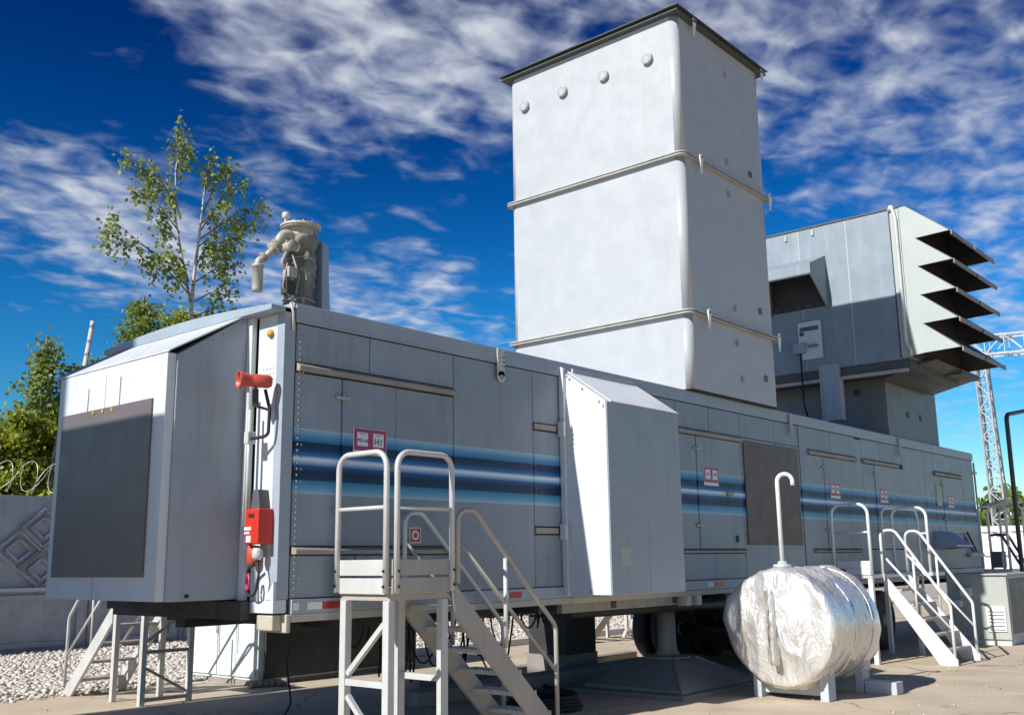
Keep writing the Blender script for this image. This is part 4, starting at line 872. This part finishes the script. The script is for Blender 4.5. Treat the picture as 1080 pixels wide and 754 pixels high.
# ------------------------------------------------------------------ foil wrapped tank
def tank():
    R = thing('foil_tank', 'round tank wrapped in crumpled silver foil on grey saddles', 'tank', (6.7, -1.27, 0))
    cy, cz, r, xa, xb = -1.27, .80, .685, 5.93, 7.32
    b = MB(); n = 110; prof = []
    for k in range(15): a = k/14*math.pi/2; prof.append((max(.004, r*(.12+.88*math.sin(a)) if k else .004), xa+.20*(1-math.sin(a)**.6) - .20 + (.16 if False else 0)))
    prof = []
    K = 22
    for k in range(K+1):
        t_ = k/K; prof.append((.004+(r-.10-.004)*t_, xa - .05*math.cos(t_*math.pi/2)))
    for k in range(1, 7): a = k/6*math.pi/2; prof.append((r-.10+.10*math.sin(a), xa+.10*(1-math.cos(a))))
    M_ = 34
    for k in range(1, M_+1): prof.append((r, xa+.10+(xb-xa-.2)*k/M_))
    for k in range(1, 7): a = k/6*math.pi/2; prof.append((r-.10+.10*math.cos(a), xb-.10+.10*math.sin(a)))
    prof.append((.3, xb+.03)); prof.append((.004, xb+.04))
    vs = []
    for i, (rr, x) in enumerate(prof):
        for k in range(n):
            a = 2*math.pi*k/n; y, z = math.cos(a), math.sin(a)
            p = Vector((x*2.0, y*rr*2.6+4, z*rr*1.3)); f = noise.noise(p)*.8 + noise.noise(p*2.1)*.30 + abs(noise.noise(p*5.0))*-.12
            ridge = (1-abs(noise.noise(Vector((x*3.1+9, y*rr*4, z*rr*1.6)))))**4 * .8
            d_ = .052*f + .045*ridge - .02
            sag = -.035*math.exp(-((x-6.55)/.05)**2) - .03*math.exp(-((x-7.05)/.04)**2)
            endw = max(0, 1-rr/(r*.8)) if x < xa+.05 else 0
            R2 = rr + (d_+sag)*min(1, rr/.3) if x > xa+.03 else rr
            x2 = x - (d_*1.3 if x <= xa+.05 else d_*.3)
            vs.append((x2, cy+y*R2, cz+z*R2))
    fs = [(i*n+k, i*n+(k+1) % n, (i+1)*n+(k+1) % n, (i+1)*n+k) for i in range(len(prof)-1) for k in range(n)]
    b.add(vs, fs, True); b.build('foil_wrap', 'foil', R)
    # laced seam on the end
    b = MB()
    b.add([p for z in np.linspace(.42, 1.22, 12) for p in ((xa-.128+.012*math.sin(z*30), cy+.07+.012*math.sin(z*17), z), (xa-.13+.01*math.cos(z*23), cy+.048+.01*math.sin(z*11), z), (xa-.02, cy+.05, z), (xa-.02, cy+.075, z))],
          [(4*i+k, 4*i+(k+1) % 4, 4*i+4+(k+1) % 4, 4*i+4+k) for i in range(11) for k in range(4)] + [(0, 3, 2, 1), (44, 45, 46, 47)]); b.build('seam_gap', 'rust', R)
    b = MB(); b.add([p for z in np.linspace(.40, 1.24, 16) for p in ((xa-.125+.012*math.sin(z*40), cy+.045, z), (xa-.135+.01*math.cos(z*31), cy+.0+.015*math.sin(z*13), z), (xa-.03, cy-.02, z), (xa-.03, cy+.045, z))],
          [(4*i+k, 4*i+(k+1) % 4, 4*i+4+(k+1) % 4, 4*i+4+k) for i in range(15) for k in range(4)] + [(0, 3, 2, 1), (60, 61, 62, 63)], True); b.build('seam_flap', 'foil', R)
    for x in (6.53, 7.05):
        b = MB(); b.tube([(x+.01*math.sin(k*1.3), cy+(r-.012)*math.cos(k*math.pi/24), cz+(r-.012)*math.sin(k*math.pi/24)) for k in range(49)], .011, 6); b.build('wrap_band', 'foil', R)
    b = MB(); b.lathe([(.11, 1.475), (.11, 1.51), (.06, 1.515), (.05, 1.55)], (6.32, cy+.08, 0), 'Z', 14); b.build('vent_base', 'galv', R)
    zt = 2.58; yv = cy+.08
    b = MB(); b.tube([(6.32, yv, 1.5), (6.32, yv, zt-.09)] + [(6.32+.05*(1-math.cos(k*math.pi/10)), yv-.075*(1-math.cos(k*math.pi/10)), zt-.09+.09*math.sin(k*math.pi/10)) for k in range(1, 11)] + [(6.42, yv-.15, zt-.14)], .026, 12); b.build('vent_pipe', 'whiterail', R)
    for x in (6.25, 7.25):
        pts = [(cy-.46, 0), (cy+.46, 0), (cy+.46, .50)]
        for k in range(9):
            a = math.radians(-30 - 120*k/8); pts.append((cy+(r-.03)*math.cos(a)*.9, cz+(r-.03)*math.sin(a)))
        pts += [(cy-.46, .50)]
        b = MB(); b.prism([(cy-.40, .05), (cy+.40, .05)] + [(y, max(z, .07)) for y, z in pts[2:]], 0, x-.01, x+.01); b.build('saddle', 'saddle', R)
        for y in (cy-.46, cy+.36): MB().box(x-.10, x+.10, y-.0, y+.10, 0, .48).build('saddle_post', 'saddle', R, .005)
    MB().box(7.15, 7.36, cy-.85, cy-.47, 0, .14).build('foot_beam', 'saddle', R, .005)
    MB().box(7.125, 7.149, cy-.56, cy-.44, .28, .44).build('saddle_label', 'paper', R)
tank()

# ------------------------------------------------------------------ landing jack and timbers
def jack():
    R = thing('landing_jack', 'grey landing jack on a wide pyramid foot under the trailer', 'jack', (6.25, .45, 0))
    cx, cy = 6.25, .42
    def frustum(x0, x1, y0, y1, z0, u0, u1, v0, v1, z1):
        return MB().add([(x0,y0,z0),(x1,y0,z0),(x1,y1,z0),(x0,y1,z0),(u0,v0,z1),(u1,v0,z1),(u1,v1,z1),(u0,v1,z1)], [(0,3,2,1),(4,5,6,7),(0,1,5,4),(1,2,6,5),(2,3,7,6),(3,0,4,7)])
    frustum(5.42, 7.08, -.28, 1.12, .10, 6.0, 6.5, .18, .68, .37).build('foot', 'jack', R, .012)
    MB().box(5.42, 7.08, -.28, 1.12, .05, .099).build('foot_skirt', 'jack', R, .006)
    MB().box(5.3, 7.2, -.36, 1.22, .0, .045).build('foot_plate', 'timber', R, .004)
    MB().lathe([(.30, .371), (.30, .40)], (cx, cy, 0), 'Z', 24).build('flange', 'jack', R)
    MB().lathe([(.17, .401), (.125, .47), (.115, .56), (.115, 1.0)], (cx, cy, 0), 'Z', 20).build('column', 'jack', R)
    MB().box(cx-.17, cx+.17, cy-.17, cy+.17, 1.001, 1.139).build('head', 'chassis', R)
    for a, b_ in (((6.0, .18), (5.44, -.26)), ((6.5, .18), (7.06, -.26))):
        MB().bar((a[0], a[1], .38), (b_[0], b_[1], .108), .03, .03).build('rib', 'jack', R)
jack()
tb = MB().box(3.2, 8.6, 1.75, 2.05, 0, .16).build('timber_sleeper', 'timber', None, .008); tag(tb, 'long grey sleeper lying under the trailer beside the jack', 'sleeper')
tb = MB().box(4.4, 9.4, 3.0, 3.2, 0, .10).build('timber_sleeper', 'timber', None, .008); tag(tb, 'thin pale sleeper on the ground beyond the trailer', 'sleeper')
kb = MB().box(5.0, 30, 6.25, 6.45, 0, .12).build('kerb_stone', 'fencecap', None, .01); structure(kb); kb.name = 'kerb'
hc = MB()
for k in range(4): hc.tube([(3.9+(.42-.03*k)*math.cos(a*.22)+.03*math.sin(a+k), .55+(.42-.03*k)*math.sin(a*.22), .03+.035*k+.01*math.sin(a*.7)) for a in range(30)], .022, 7)
hc.tube(fillet([(4.3, .55, .03), (5.0, .9, .025), (5.6, 2.2, .025), (6.6, 3.4, .025)], .6, 6), .022, 7)
o = hc.build('hose', 'black'); tag(o, 'black hose coiled on the ground behind the near stairs', 'hose')
rp = random.Random(9); sp_ = MB()
for k in range(420):
    x, y, r_ = rp.uniform(-1, 14), rp.uniform(-3.2, 6.2), rp.uniform(.006, .017); sp_.lathe([(r_*.6, 0), (r_, r_*.5), (r_*.5, r_*1.1)], (x, y, .001), 'Z', 5)
o = sp_.build('stray_pebbles', 'stone'); tag(o, 'stray pebbles and grit scattered over the concrete yard', 'pebbles'); o['kind'] = 'stuff'
bx = thing('equipment_crate', 'dark crate standing under the trailer beyond the hanging cables', 'crate', (6.9, 2.6, 0))
MB().box(6.6, 7.3, 2.3, 3.0, .28, .82).build('body', 'chassis', bx, .01); MB().box(6.55, 7.35, 2.25, 3.05, .82, .86).build('lid', 'chassis', bx, .006); MB().box(6.5, 7.4, 2.35, 2.95, 0, .279).build('pallet', 'timber', bx)
lp = thing('ground_pipe', 'white standpipe with a slanting stay beyond the trailer', 'pipe', (13, 5.9, 0))
MB().tube([(13.6, 5.6, 0), (13.6, 5.6, .95)], .05, 8).build('post', 'whiterail', lp); MB().bar((13.6, 5.6, .9), (14.5, 5.6, .3), .06, .06).build('stay', 'whiterail', lp)
MB().tube(fillet([(12.2, 5.2, .04), (12.3, 5.2, .18), (12.7, 5.2, .18), (12.9, 5.2, .04)], .1, 4), .04, 8).build('loop', 'galv', lp)

# ------------------------------------------------------------------ white cabinet behind the trailer
C = thing('equipment_cabinet', 'white double door cabinet standing behind the trailer', 'cabinet', (4.6, 5.7, 0))
MB().box(3.36, 6.3, 5.03, 6.72, .06, 1.5).build('body', 'cab', C, .006)
MB().box(3.45, 6.25, 4.985, 5.0295, .08, 1.48).build('shade_side_wall', 'chassis', C, .004)  # near-black colour paints in the deep shade on this side of the cabinet
for y0, y1 in ((5.06, 5.50), (5.51, 5.94), (5.96, 6.69)):
    d_ = MB().box(3.33, 3.358, y0, y1, .10, 1.46).build('door', 'cab', C, .006)
    MB().bar((3.326, y1-.04, .4), (3.326, y1-.04, 1.3), .02, .008).build('hinge', 'trim', d_)
MB().box(3.28, 3.329, 5.90, 6.0, .82, .90).build('handle', 'rust', C); MB().tube([(3.30, 5.95, .82), (3.30, 5.93, .66)], .012, 6).build('padlock', 'galv', C)
MB().box(3.34, 6.3, 5.05, 6.7, 0, .058).build('plinth', 'timber', C)
b = MB()
for k in range(6): b.lathe([(.05, -.05), (.05, .05)], (3.2+.08*k, 4.9-.03*k, .05), 'X', 8)
b.build('clamp', 'rust', C)

# ------------------------------------------------------------------ generator box at right
Gn = thing('generator_box', 'grey generator box with a white louvred vent on the right', 'generator', (15.6, -1, 0))
MB().box(14.66, 16.6, -1.40, -.36, .10, 1.22).build('housing', 'genset', Gn, .012)
MB().box(14.62, 16.64, -1.44, -.32, 1.221, 1.25).build('lid', 'genset', Gn, .006)
MB().box(14.70, 16.6, -1.38, -.38, 0, .099).build('skid', 'fencecap', Gn, .004)
vg = MB().box(14.635, 14.659, -1.34, -1.02, .24, .68).build('vent', 'whiterail', Gn, .003)
for k in range(6):
    z = .28+k*.062; b = MB(); b.prism([(14.634, z+.035), (14.61, z+.005), (14.615, z), (14.634, z+.025)], 1, -1.31, -1.05); b.build('louvre', 'whiterail', vg); MB().box(14.632, 14.6345, -1.31, -1.05, z-.012, z+.018).build('slot', 'dark', vg)
MB().box(14.70, 16.5, -1.425, -1.401, .2, 1.15).build('side_door', 'gensetdark', Gn, .006)
MB().box(14.54, 14.66, -.80, -.62, .86, 1.0).build('switch_box', 'white', Gn, .006); MB().box(14.54, 14.66, -.62, -.5, .66, .78).build('switch_box', 'white', Gn, .006)

# ------------------------------------------------------------------ platform and canopy behind the trailer's far end
Rp = thing('rear_platform', 'white railed platform with dark handrails at the far trailer end', 'platform', (19.4, 0, 0))
MB().box(18.7, 20.4, -.45, .6, 1.20, 1.26).build('deck', 'galv', Rp)
MB().tube(fillet([(18.75, .15, 1.26), (18.75, .15, 2.62), (18.75, -.1, 2.62)], .1, 5), .026, 8).build('post', 'whiterail', Rp)
MB().tube(fillet([(19.0, .02, 1.26), (19.0, .02, 2.6), (19.0, -.35, 2.72), (19.0, -.35, 1.26)], .12, 5), .03, 8).build('guard_rail', 'whiterail', Rp)
MB().tube(fillet([(20.2, .1, 1.26), (20.2, .1, 2.6), (20.2, -.4, 2.7), (20.2, -.4, 1.26)], .12, 5), .03, 8).build('guard_rail', 'whiterail', Rp)
b = MB(); b.prism([(.10, 2.62), (-.42, 2.74), (-.42, 2.78), (.10, 2.66)], 0, 18.9, 20.3); b.build('canopy', 'cream', Rp, .004)
for x in (19.0, 19.5): MB().tube(fillet([(x, -.0, 2.0), (x, -.22, 2.02), (x, -.75, .95)], .06, 4), .028, 8).build('handrail', 'blue_dark', Rp)
MB().box(18.95, 19.3, -.2, .02, 1.3, 1.65).build('control_box', 'gensetdark', Rp, .006)
for x in (18.75, 20.35):
    for y in (-.4, .55): MB().box(x-.04, x+.04, y-.04, y+.04, 0, 1.199).build('leg', 'whiterail', Rp)

# ------------------------------------------------------------------ white container, far right
Ct = thing('shipping_container', 'white corrugated container in the background at far right', 'container', (33, 1.0, 0))
MB().box(30.05, 36, -3.0, 4.2, .05, 2.42).build('box', 'corr', Ct)
b = MB()
for k in range(24):
    y = -3.0+k*.30; b.prism([(30.049, y), (29.99, y+.05), (29.99, y+.15), (30.049, y+.20)], 2, .2, 2.3)
b.build('corrugation', 'corr', Ct)
for z in (.05, .75, 1.55, 2.3): MB().box(29.96, 30.048, -3.0, 4.2, z, z+.12).build('rail', 'corr', Ct)
MB().box(29.95, 36.05, -3.05, 4.25, 2.421, 2.47).build('roof', 'corr', Ct)

# ------------------------------------------------------------------ lamp post
Lp = thing('lamp_post', 'thin dark post bent over at the top, behind the generator box', 'lamp post', (17.6, -1.0, 0))
MB().tube(fillet([(17.5, -.95, 0), (17.6, -.95, 4.45), (19.3, -1.05, 4.72)], .16, 6), .045, 10).build('pole', 'blue_dark', Lp)
MB().box(19.3, 19.8, -1.2, -.95, 4.64, 4.78).build('lamp_head', 'blue_dark', Lp, .02)
MB().box(17.35, 17.65, -1.1, -.8, 0, .03).build('base_plate', 'blue_dark', Lp)

# ------------------------------------------------------------------ lattice gantry far away
Gt = thing('lattice_gantry', 'pale lattice steel gantry rising beyond the trailer', 'gantry', (70, 13, 0))
def lattice(name, a, b_, w, n, axis_u, axis_v):
    a, b_ = Vector(a), Vector(b_); U, Vv = Vector(axis_u)*w/2, Vector(axis_v)*w/2
    for su, sv in ((-1,-1), (1,-1), (1,1), (-1,1)):
        MB().bar(a+U*su+Vv*sv, b_+U*su*.75+Vv*sv*.75, .13, .13).build(name+'_chord', 'lattice', Gt)
    for k in range(n):
        t0, t1 = k/n, (k+1)/n
        def P(t_, su, sv): s_ = 1-.25*t_; return a.lerp(b_, t_)+U*su*s_+Vv*sv*s_
        br = MB(); sg = 1 if k % 2 else -1
        for f in ((1, None), (-1, None)):
            br.bar(P(t0, -sg, f[0]), P(t1, sg, f[0]), .07, .07); br.bar(P(t0, f[0], -sg), P(t1, f[0], sg), .07, .07)
        for c0, c1 in (((-1,-1), (1,-1)), ((1,-1), (1,1)), ((1,1), (-1,1)), ((-1,1), (-1,-1))): br.bar(P(t1, *c0), P(t1, *c1), .06, .06)
        br.build('lattice_bay', 'lattice', Gt)
lattice('tower', (75, 14.75, 0), (75, 15.1, 16.2), 1.0, 16, (1, 0, 0), (0, 1, 0))
lattice('beam', (75, 15.9, 17.0), (75, -6, 15.9), 1.45, 16, (1, 0, 0), (0, 0, 1))
lattice('tower', (75, -5.6, 0), (75, -5.4, 15.4), 1.0, 16, (1, 0, 0), (0, 1, 0))

# ------------------------------------------------------------------ concrete fence with razor wire
Fn = thing('concrete_fence', 'grey concrete panel fence with diamond relief behind the gravel', 'fence', (5, 12.9, 0))
PW = 2.0
def diamond_panel():
    b = MB(); b.box(0.02, PW-.02, 12.86, 12.98, 1.215, 2.93)
    return b
rel = MB()
def groove_ring(cx, cz, rx, rz, w_=.05):
    pts = [(cx-rx, cz), (cx, cz+rz), (cx+rx, cz), (cx, cz-rz)]
    for i in range(4):
        a, c = pts[i], pts[(i+1) % 4]; rel.bar((a[0], 12.84, a[1]), (c[0], 12.84, c[1]), .075, w_, (0, 0, 1))
for cx, cz in ((.55, 1.9), (1.45, 1.9), (1.0, 2.32), (1.0, 1.55)):
    groove_ring(cx, cz, .42, .36); groove_ring(cx, cz, .24, .20)
rel_me = rel.mesh('relief', MT['concrete']); up_me = MB().box(.02, PW-.02, 12.86, 12.98, 1.215, 2.93).mesh('upper_panel', MT['concrete'])
lw = MB(); lw.box(.02, PW-.02, 12.86, 12.98, 0, 1.15)
fr_ = MB()
for (x0, x1, z0, z1) in ((.12, PW-.12, .98, 1.08), (.12, PW-.12, .12, .22), (.12, .24, .221, .979), (PW-.24, PW-.12, .221, .979)): fr_.box(x0, x1, 12.80, 12.859, z0, z1)
lw_me = lw.mesh('lower_panel', MT['concrete']); fr_me = fr_.mesh('panel_frame', MT['concrete'])
led_me = MB().box(0, PW, 12.74, 12.98, 1.151, 1.214).mesh('ledge', MT['fencecap']); post_me = MB().box(-.08, .08, 12.80, 13.02, 0, 2.95).mesh('post', MT['concrete'])
def link_part(name, me, parent, x):
    o = bpy.data.objects.new(name, me); COL.objects.link(o); o.parent = parent; o.matrix_parent_inverse = world_mat(parent).inverted(); o.location = (x, 0, 0); return o
for k in range(-5, 14):
    x = k*PW + .95
    u_ = link_part('upper_panel', up_me, Fn, x); link_part('relief', rel_me, u_, 0).location = (0, 0, 0)
    bpy.context.view_layer.update
    l_ = link_part('lower_panel', lw_me, Fn, x); link_part('panel_frame', fr_me, l_, 0)
    link_part('ledge', led_me, Fn, x)
for o in list(bpy.data.objects):
    if o.name.startswith(('relief', 'panel_frame')) and o.parent: o.matrix_parent_inverse = Matrix.Identity(4); o.location = (0, 0, 0)
wr = MB()
for ph, sg, r0 in ((0.0, 1, .29), (1.7, -1, .25)):
    pts = []
    for k in range(0, 1500):
        a = sg*k*2*math.pi/30 + ph + .5*math.sin(k*.031); pts.append((-3+k*.0165+.10*math.sin(a), 12.92+(r0-.06)*math.cos(a), 3.25+(r0+.02*math.sin(k*.05))*math.sin(a)+.04*math.sin(k*.021)))
    wr.tube(pts, .006, 5)
    for k in range(0, 1500, 5):
        p_ = Vector(pts[k]); wr.bar(p_+Vector((-.03, 0, .012)), p_+Vector((.03, 0, -.012)), .008, .004)
o = wr.build('razor_wire', 'wire'); tag(o, 'coil of razor wire along the top of the fence', 'wire')

# ------------------------------------------------------------------ trees
def leaf_mesh(name, centers, mat_, size=(.09, .16), droop=.5, seed=1, per=1):
    r_ = np.random.default_rng(seed); P = np.asarray(centers, float); n = len(P)
    s = r_.uniform(*size, n); d = r_.normal(0, 1, (n, 3)); d[:, 2] -= droop; d /= np.linalg.norm(d, axis=1)[:, None]
    u = r_.normal(0, 1, (n, 3)); w = np.cross(d, u); w /= np.linalg.norm(w, axis=1)[:, None]; nrm = np.cross(d, w)
    L_, Wd = s[:, None]*d, (s*.38)[:, None]*w
    V = np.stack([P, P+L_*.5+Wd+nrm*(s*.08)[:, None], P+L_, P+L_*.5-Wd+nrm*(s*.08)[:, None]], 1).reshape(-1, 3)
    me = bpy.data.meshes.new(name); me.vertices.add(len(V)); me.vertices.foreach_set('co', V.ravel()); me.loops.add(4*n); me.loops.foreach_set('vertex_index', np.arange(4*n, dtype=np.int32))
    me.polygons.add(n); me.polygons.foreach_set('loop_start', np.arange(0, 4*n, 4, dtype=np.int32)); me.update(calc_edges=True); me.materials.append(MT[mat_]); return me
def put(name, me, parent):
    o = bpy.data.objects.new(name, me); COL.objects.link(o); o.parent = parent; o.matrix_parent_inverse = world_mat(parent).inverted(); return o
def birch():
    R = thing('birch_tree', 'tall slender birch with an airy crown behind the fence', 'tree', (10.6, 18, 0)); r_ = random.Random(11)
    trunk_pts = [(10.6, 18, 0), (10.35, 18, 4), (10.12, 18, 7), (10.02, 18, 8.6), (10.05, 18, 9.6), (10.15, 18, 10.8), (10.25, 18, 12.2), (10.35, 18, 13.1)]
    MB().tube(trunk_pts, .095, 10, r_end=.012).build('trunk', 'barkw', R)
    second = [(10.02, 18, 8.7), (9.75, 18.1, 9.9), (9.5, 18.2, 11.2), (9.42, 18.2, 12.6), (9.50, 18.2, 13.7)]
    MB().tube(second, .045, 8, r_end=.01).build('stem', 'barkw', R)
    limbs = MB(); leaves = []
    def cluster(c, rad, n, hang=.5):
        # several hanging sprays: strings of leaves falling from a little twig each
        m_ = max(3, n//15)
        for _ in range(m_):
            a = r_.uniform(0, 6.28); q0 = Vector(c)+Vector((math.cos(a), math.sin(a), 0))*r_.uniform(0, rad) + Vector((0, 0, r_.gauss(0, rad*.45)))
            ln = r_.uniform(.3, 1.1)*hang*1.6; dx, dy = r_.gauss(0, .08), r_.gauss(0, .08)
            for i in range(9):
                t_ = i/8; leaves.append((q0.x+dx*t_+r_.gauss(0, .045), q0.y+dy*t_+r_.gauss(0, .045), q0.z-ln*t_+r_.gauss(0, .03)))
    spec = [  # from (stem point) to (end), crown clusters along the outer half
        ((9.45,18.2,12.4), (9.55,18.2,13.9), .42, 260), ((9.5,18.2,11.6), (8.55,18.3,12.55), .40, 260), ((9.5,18.2,11.4), (8.0,18.4,12.9), .30, 150), ((9.6,18.1,10.8), (8.35,18.0,11.6), .36, 230),
        ((10.0,18,9.0), (7.55,18.2,10.75), .32, 210), ((9.8,18,9.6), (7.35,18.1,10.35), .2, 70), ((9.9,18,9.2), (8.75,17.9,9.9), .40, 300), ((9.9,18,9.4), (9.3,17.7,10.0), .36, 240),
        ((10.2,18,11.4), (11.0,18,13.3), .36, 220), ((10.2,18,11.0), (11.55,18.2,13.0), .34, 210), ((10.15,18,10.7), (12.3,18.1,12.35), .32, 230), ((10.15,18,10.5), (11.7,18,11.75), .42, 300), ((10.1,18,10.0), (11.2,17.9,11.0), .42, 300),
        ((10.05,18,9.4), (11.4,18.2,10.2), .36, 220), ((10.0,18,8.8), (11.2,18,9.35), .34, 200), ((10.0,18,8.4), (11.0,18,8.6), .30, 150), ((10.1,18,9.9), (10.35,17.6,10.6), .42, 260), ((10.25,18,12.0), (10.45,18,13.3), .34, 190),
        ((9.6,18.1,11.2), (9.0,17.8,11.9), .34, 190), ((9.45,18.2,12.8), (9.95,18.3,13.6), .30, 150), ((10.2,18,11.2), (10.7,17.6,11.8), .36, 220), ((9.55,18.2,10.6), (9.15,18.4,11.0), .3, 130)]
    for a, b_, rad, n in spec:
        a, b_ = Vector(a), Vector(b_); mid = a.lerp(b_, .55)+Vector((0, 0, .16)); limbs.tube(fillet([a, mid, b_], .6, 4), .022, 5, r_end=.005)
        for t_ in (.55, .75, .92, 1.0):
            cluster(a.lerp(b_, t_)+Vector((0, 0, .05)), rad*(.75+.3*r_.random()), int(n*.32*(.7 if t_ < .7 else 1.15)))
        for k in range(4):
            c = a.lerp(b_, .4+.6*r_.random()); e_ = c+Vector((r_.gauss(0, .3), r_.gauss(0, .3), r_.uniform(-.45, .1))); limbs.tube([c, e_], .010, 4, r_end=.004)
    limbs.build('limb', 'bark', R)
    put('crown', leaf_mesh('crown', leaves, 'leaf_birch', (.09, .17), .8, 2), R)
birch()
def bush_tree(name, label, base, h, spread, n, mat_, seed, size=(.08, .15), trunk='bark', zlow=.35, group=None, trunk_r=.08, nlimb=26, tilt=0.0, top=.97, taper=.2, ltop=1.0):
    R = thing(name, label, 'tree', base, group); r_ = random.Random(seed); b = Vector(base)
    MB().tube([b, b+Vector((tilt*.4, 0, h*.5)), b+Vector((tilt, .0, h*top))], trunk_r, 8, r_end=trunk_r*taper).build('trunk', trunk, R)
    lm = MB(); cs = []
    for k in range(nlimb):
        t_ = zlow + (ltop-zlow)*(k+.5)/nlimb; a = k*2.4+r_.uniform(-.4, .4); L_ = spread*(.12+.95*math.sqrt(max(0, 1-((t_-zlow)/(1-zlow))**2.2)))*r_.uniform(.55, 1.15)
        s = b+Vector((tilt*t_, 0, h*t_*.93)); e_ = s+Vector((math.cos(a)*L_, math.sin(a)*L_, L_*r_.uniform(.1, .6))); lm.tube([s, s.lerp(e_, .5)+Vector((0, 0, .05)), e_], .022, 5, r_end=.005)
        for j in range(max(4, n//nlimb//14)):
            c = s.lerp(e_, r_.uniform(.35, 1.05))+Vector((r_.gauss(0, .16), r_.gauss(0, .16), r_.gauss(0, .13)))*max(.6, spread*.6)
            for i in range(14): cs.append((c.x+r_.gauss(0, .11), c.y+r_.gauss(0, .11), c.z+r_.gauss(0, .09)))
    lm.build('limb', 'bark', R); put('crown', leaf_mesh('crown', cs, mat_, size, .3, seed), R); return R
bush_tree('leafy_tree', 'rounded green treetop at the foot of the birch', (11.0, 19.3, 0), 9.3, 1.5, 9000, 'leaf_yellow', 21, zlow=.6)
bush_tree('leafy_tree', 'pale green treetop showing just left of the birch trunk', (8.9, 18.6, 0), 9.2, .8, 4200, 'leaf_birch', 22, zlow=.62)
bush_tree('leafy_tree', 'green treetop peeping over the trailer roof right of the birch', (12.7, 19.0, 0), 9.6, 1.2, 5200, 'leaf_birch', 23, zlow=.7)
bush_tree('sapling', 'thin upright sapling left of the inlet hood', (5.15, 16, 0), 7.0, .42, 2600, 'leaf_birch', 24, zlow=.5, nlimb=22)
R = bush_tree('birch_sapling', 'leaning pale birch stem with a bare top beside the inlet hood', (5.55, 16, 0), 7.3, .45, 1700, 'leaf_yellow', 25, trunk='barkw', zlow=.70, nlimb=14, trunk_r=.075, tilt=.65, top=1.0, taper=.7, ltop=.9)
for i, (x, y, h_, sp, lab) in enumerate(((3.3, 16.2, 5.1, 1.3, 'dense sunlit shrub at the left edge behind the razor wire'), (4.6, 15.6, 5.0, 1.2, 'dense yellow green shrub behind the wire left of the inlet hood'), (5.7, 17.0, 5.5, 1.2, 'bushy green shrub behind the pale stem by the inlet hood'), (2.4, 17.5, 5.6, 1.4, 'dark green shrub half cut off by the left edge'))):
    bush_tree('shrub', lab, (x, y, 0), h_, sp, 9000, 'leaf_yellow' if i < 3 else 'leaf_birch', 40+i, (.08, .15), zlow=.3, group='shrubs behind the fence', nlimb=34)
b = MB(); b.tube([(5.15, 15.3, 0), (5.1, 15.3, 3.2), (5.3, 15.3, 4.7), (5.32, 15.3, 5.4)], .07, 8, r_end=.05); R = b.build('birch_trunk', 'barkw'); R.name = 'dead_birch'; tag(R, 'white birch stem among the shrubs behind the razor wire', 'tree')
for i, (x, y, h_, sp, lab) in enumerate(((95, 20.0, 7.3, 3.2, 'far green tree left of the lattice tower foot'), (92, 16.6, 6.6, 2.8, 'far green tree behind the lattice tower foot'), (90, 13.2, 7.4, 3.2, 'far green tree right of the lattice tower'), (88, 9.0, 7.6, 3.4, 'far green tree at the right edge beyond the container'), (98, 25.5, 6.6, 3.2, 'far green treetop just past the trailer end'))):
    bush_tree('far_tree', lab, (x, y, 0), h_, sp, 3600, 'leaf_far', 60+i, (.35, .6), zlow=.15, group='far trees at the right', trunk_r=.2, nlimb=24)

# ------------------------------------------------------------------ neighbouring unit left of the frame; its shade falls on the inlet hood
Nb = thing('neighbour_enclosure', 'grey steel equipment enclosure beyond the left edge of view', 'enclosure', (-6, 2.1, 0))
MB().box(-7.2, -4.6, .83, 3.3, .15, 5.46).build('housing', 'grey', Nb, .01)
MB().box(-7.2, -4.6, .9, 3.2, 0, .149).build('plinth', 'timber', Nb)
MB().box(-11.6, -9.0, 3.2, 5.5, .0, 11.2).build('shade_tower', 'stack', Nb, .02)  # unseen tower, added to shade the ground under and behind the trailer
MB().box(-9.0, -7.2, 1.0, 3.3, .15, 4.0).build('annex', 'grey', Nb, .01)
MB().box(-11.6, -9.001, 1.0, 3.199, .15, 4.0).build('annex', 'grey', Nb, .01)
for z in (1.8, 3.5): MB().box(-7.1, -4.7, .815, .8295, z, z+.04).build('trim_strip', 'trim', Nb)
d_ = MB().box(-6.4, -5.4, .805, .8295, .2, 2.2).build('door', 'grey', Nb, .004); MB().box(-5.55, -5.5, .775, .8045, 1.1, 1.25).build('handle', 'rust', d_)
